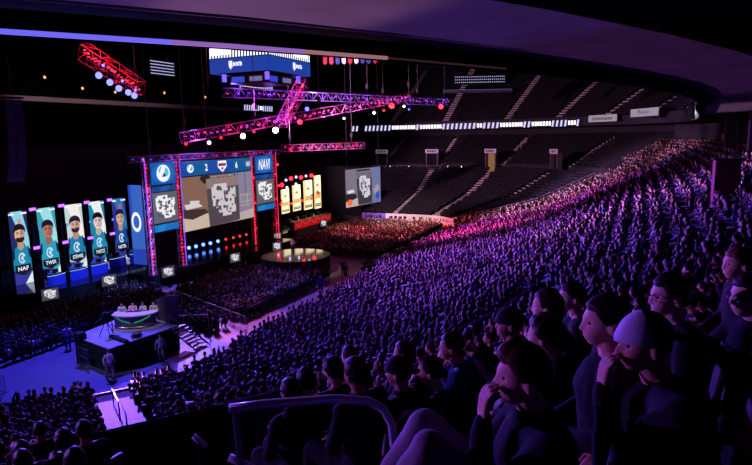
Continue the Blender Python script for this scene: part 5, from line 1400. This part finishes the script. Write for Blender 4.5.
for i in range(5): player(71.2+i*2.1, 44.5, 1.5, '#e0c04a' if i % 2 else '#22222a', 'player in a %s top at the red desk, %s from the left' % ('yellow' if i % 2 else 'dark', ('first','second','third','fourth','fifth')[i]), 'red team players', i+2, 'behind the red desk, %s from the left' % ('first','second','third','fourth','fifth')[i])
# production tables by the far floor edge
for i, (x, y, col, lab) in enumerate(((55.5, 25.5, '#3a3844', 'nearest the pink lit floor'), (58.3, 25.6, '#5a5090', 'second, with a violet cover'), (61.1, 25.8, '#c8c0cc', 'third, with a white cover'), (65.5, 25.6, '#b84870', 'farthest, pink lit'))):
    r = empty('production_table', (x, y, 0), .03); tag(r, 'production table beside the rink wall, '+lab, 'table', 'production tables')
    MB().box((0, 0, .74), (2.3, .8, .05)).build('tabletop', mat('table_%s' % col[1:], col, .6), r)
    MB().box((0, -.02, .36), (2.2, .7, .68)).build('table_skirt', M_skirt, r)
    for k in range(3): desk_monitor(x-.8+.8*k, y, .775, 'production monitor %s on the %s production table' % (('at the left','in the middle','at the right')[k], ('first','second','third','fourth')[i]), 'production monitors', 0)
# hanging speaker array
sp = empty('line_array_speaker', (33.2, 46.1, 17.4), math.atan2(-46, -33)+.35); tag(sp, 'tall curved black line array of speakers hanging at the far left', 'speaker')
z = 0; ang = .02; px_ = 0
for k in range(16):
    for s in (-.34, .34): MB().box((px_, s, z-.2), (.5, .62, .39), M=Matrix.Rotation(ang, 3, 'Y')).build('cabinet', mat('speaker_black', '#4a4450', .5), sp)
    z -= .42*math.cos(ang); px_ -= .42*math.sin(ang); ang += .012+.0035*k
MB().box((0, 0, .15), (.9, 1.4, .12)).build('flying_frame', M_hous, sp); MB().tube([(0, 0, .2), (0, 0, 20.4)], .03, 5).build('hanging_chain', M_hous, sp)
# pennants under the roof behind the scoreboard
for i in range(9):
    t = i/8; x, y = 72.96+(75.63-72.96)*t, 39.42+(33.31-39.42)*t
    col = ('#8a2034','#a83048','#283a78','#c0b8c4','#8a2034','#c0b8c4','#283a78','#283a78','#8a2034')[i]
    r = MB().add([(x,y,24.55),(x+.22,y-.5,24.55),(x+.22,y-.5,23.75),(x+.11,y-.25,23.5),(x,y,23.75),(x+.03,y,24.55),(x+.25,y-.5,24.55),(x+.25,y-.5,23.75),(x+.14,y-.25,23.5),(x+.03,y,23.75)], [(0,1,2,3,4),(9,8,7,6,5),(0,5,6,1),(1,6,7,2),(2,7,8,3),(3,8,9,4),(4,9,5,0)]).build('hanging_pennant', mat('pennant_%s' % col[1:], col, .8))
    MB().tube([(x+.12, y-.25, 24.5), (x+.12, y-.25, 37.9)], .012, 4).build('hanging_wire', M_hous, r)
    tag(r, '%s shield shaped pennant, %s in the row right of the scoreboard' % ({'#8a2034':'dark red','#a83048':'red','#283a78':'blue','#c0b8c4':'white'}[col], ('first','second','third','fourth','fifth','sixth','seventh','eighth','last')[i]), 'pennant', 'hanging pennants')
# rigging chains, dim house lamps, made-up dotted boards
rg_ = random.Random(3)
for i, (x, y, z) in enumerate(((46.5,40.6,14.6),(54,37.5,16.2),(62,34.2,17.2),(72,30.4,18.6),(76.5,28.6,19.6),(53.5,43,19.6),(66,38.2,19.5),(76,34.4,19.5),(86,30.8,19.4),(92,28.5,19.4),(70,43.2,13.1),(79,38.4,13.1),(42,47.2,23.2),(48,47.7,20),(42,40.8,12.7),(50,40.8,12.7))):
    r = MB().tube([(x, y, z), (x, y, 37.9)], .035, 5).build('hoist_chain', mat('chain_grey', '#55525c', .5, metal=.5)); MB().box((x, y, z+1.1), (.32, .3, .6)).build('hoist_motor', M_hous, r)
    nm_ = (['over the sloping pink truss']*5+['over the violet truss']*5+['over the short level magenta truss']*2+['over the far left red truss']*2+['over the main screen truss']*2)[i]
    od_ = ('first', 'second', 'third', 'fourth', 'fifth')[(i, i-5, i-10, i-12, i-14)[(i >= 5)+(i >= 10)+(i >= 12)+(i >= 14)]]
    tag(r, 'rigging chain and hoist %s, %s from the left' % (nm_, od_), 'chain', 'rigging chains')
for i, (c0, c1, rows_, cols_, lab, st) in enumerate((((87.3,83.0,27.3), (93.5,83.0,26.4), 5, 22, 'behind the upper left red truss', .55), ((124.2,36.2,25.2), (128.3,26.6,24.6), 3, 26, 'high in the far upper stand', .8))):
    c0, c1 = Vector(c0), Vector(c1); c1.z = c0.z; U = c1-c0; N = V(U.y, -U.x, 0).normalized() if False else U.normalized().cross(V(0,0,1))
    R_ = Matrix((U.normalized(), N*-1, V(0,0,1))).transposed()
    o = MB().box((c0+c1)/2-N*.1, (U.length+.6, .1, rows_*.55+.3), M=R_).build('lamp_board', M_hous); tag(o, 'dark board of many small white lamp dots '+lab, 'light board')  # board made up to carry rows of small pale specks
    mb = MB()
    for a in range(rows_):
        for b in range(cols_): mb.box(c0+U*((b+.5)/cols_)+V(0,0,(a-rows_/2+.5)*.55), (.16, .06, .13), M=R_)
    mb.build('dot_pattern', mat('dot_lamp', emit='#c8c4ff', strength=1.1), o)
    for q in (c0, c1): MB().tube([q+V(0,0,.5)-N*.1, V(q.x-N.x*.1, q.y-N.y*.1, 37.9)], .03, 4).build('hanging_cable', M_hous, o)
for i, (y, x) in enumerate(((31.0,121.5),(27.5,122.2))): pass
r = MB().box((120.6, 30.4, 22.4), (.3, 13.8, .5), .42).build('press_gantry', mat('gantry_grey', '#4a4658', .6)); MB().box((120.4, 30.4, 22.72), (.05, 13.6, .06), .42).build('light_line', mat('gantry_line', emit='#9088d0', strength=.5), r); tag(r, 'slim horizontal gantry with a pale line of light in the far upper stand', 'gantry')
for i, (x, y, z) in enumerate(((70.5,81.5,22.3),(77,81.5,22.1),(88.5,81.5,22.6),(64,81.5,23.5),(100,81.5,22.4))):
    r = MB().box((x, y, z), (.5, .4, .5)).build('house_lamp', M_hous); MB().ell((x, y-.25, z), (.22, .1, .22), 10, 6).build('bulb', mat('house_warm', emit='#ffb070', strength=1.6), r); MB().tube([(x, y, z), (x, y+1.2, z-.4)], .05, 5).build('bracket', M_hous, r)
    tag(r, 'small warm house lamp on the stage side upper stand, %s from the left' % ('second','third','fourth','first','fifth')[i], 'lamp', 'house lamps')
# lamps built into the trusses light their own lattice
for a, b, n, c, pw in (((46.28,40.71,14.16),(76.9,28.45,19.1),9,'#ff3a90',120),((55.3,42.26,19.03),(94,27.78,19.0),10,'#a050ff',110),((53.85,34.13,15.5),(49.98,29.2,18.92),4,'#ff3060',220),((69,43.75,12.6),(80.8,37.5,12.65),4,'#ff3088',150),((41.56,47.13,22.4),(48.46,47.72,18.95),5,'#ff3050',220),((39.6,40.8,12.35),(63.3,40.8,12.3),7,'#b050e0',30)):
    for k in range(n): point(tuple(Vector(a)+(Vector(b)-Vector(a))*((k+.5)/n)), c, pw, .12)
for x, c in ((41.75,'#ff2040'),(45.72,'#ff2040'),(58.15,'#ff2040'),(62.6,'#ff2040')):
    for z in (3.5, 6.5, 9.5): point((x, 41.05, z), c, 45, .1)

# finer pieces hang under the part they belong to
UNDER = {'name_text':'name_plate','jersey_emblem':'jersey','jersey_sleeves':'jersey','eyes':'face','mouth':'face','face_shade':'face','screen_glass':'display','lens':'head','number_pattern':'number_sign','chevron_line':'front_panel','green_chevron_pattern':'front_panel',
         'emblem_mark':'emblem','emblem_cyan':'emblem','league_shield_band':'league_shield','cap_panel':'cap','map_pattern':'map_rooms','map_markers':'map_rooms','ring_lettering':'ring_backing','ring_stripes':'ring_backing','band_lettering':'blue_band','band_emblem':'blue_band','status_text':'status_strip'}
for r in [o for o in COL.objects if o.parent is None and o.children]:
    kids = {}
    for c in r.children: kids.setdefault(c.name.split('.')[0], []).append(c)
    for a, b in UNDER.items():
        if a in kids and b in kids:
            for i, c in enumerate(kids[a]):
                p_ = kids[b][min(i, len(kids[b])-1)]; c.location = c.location-p_.location; c.parent = p_
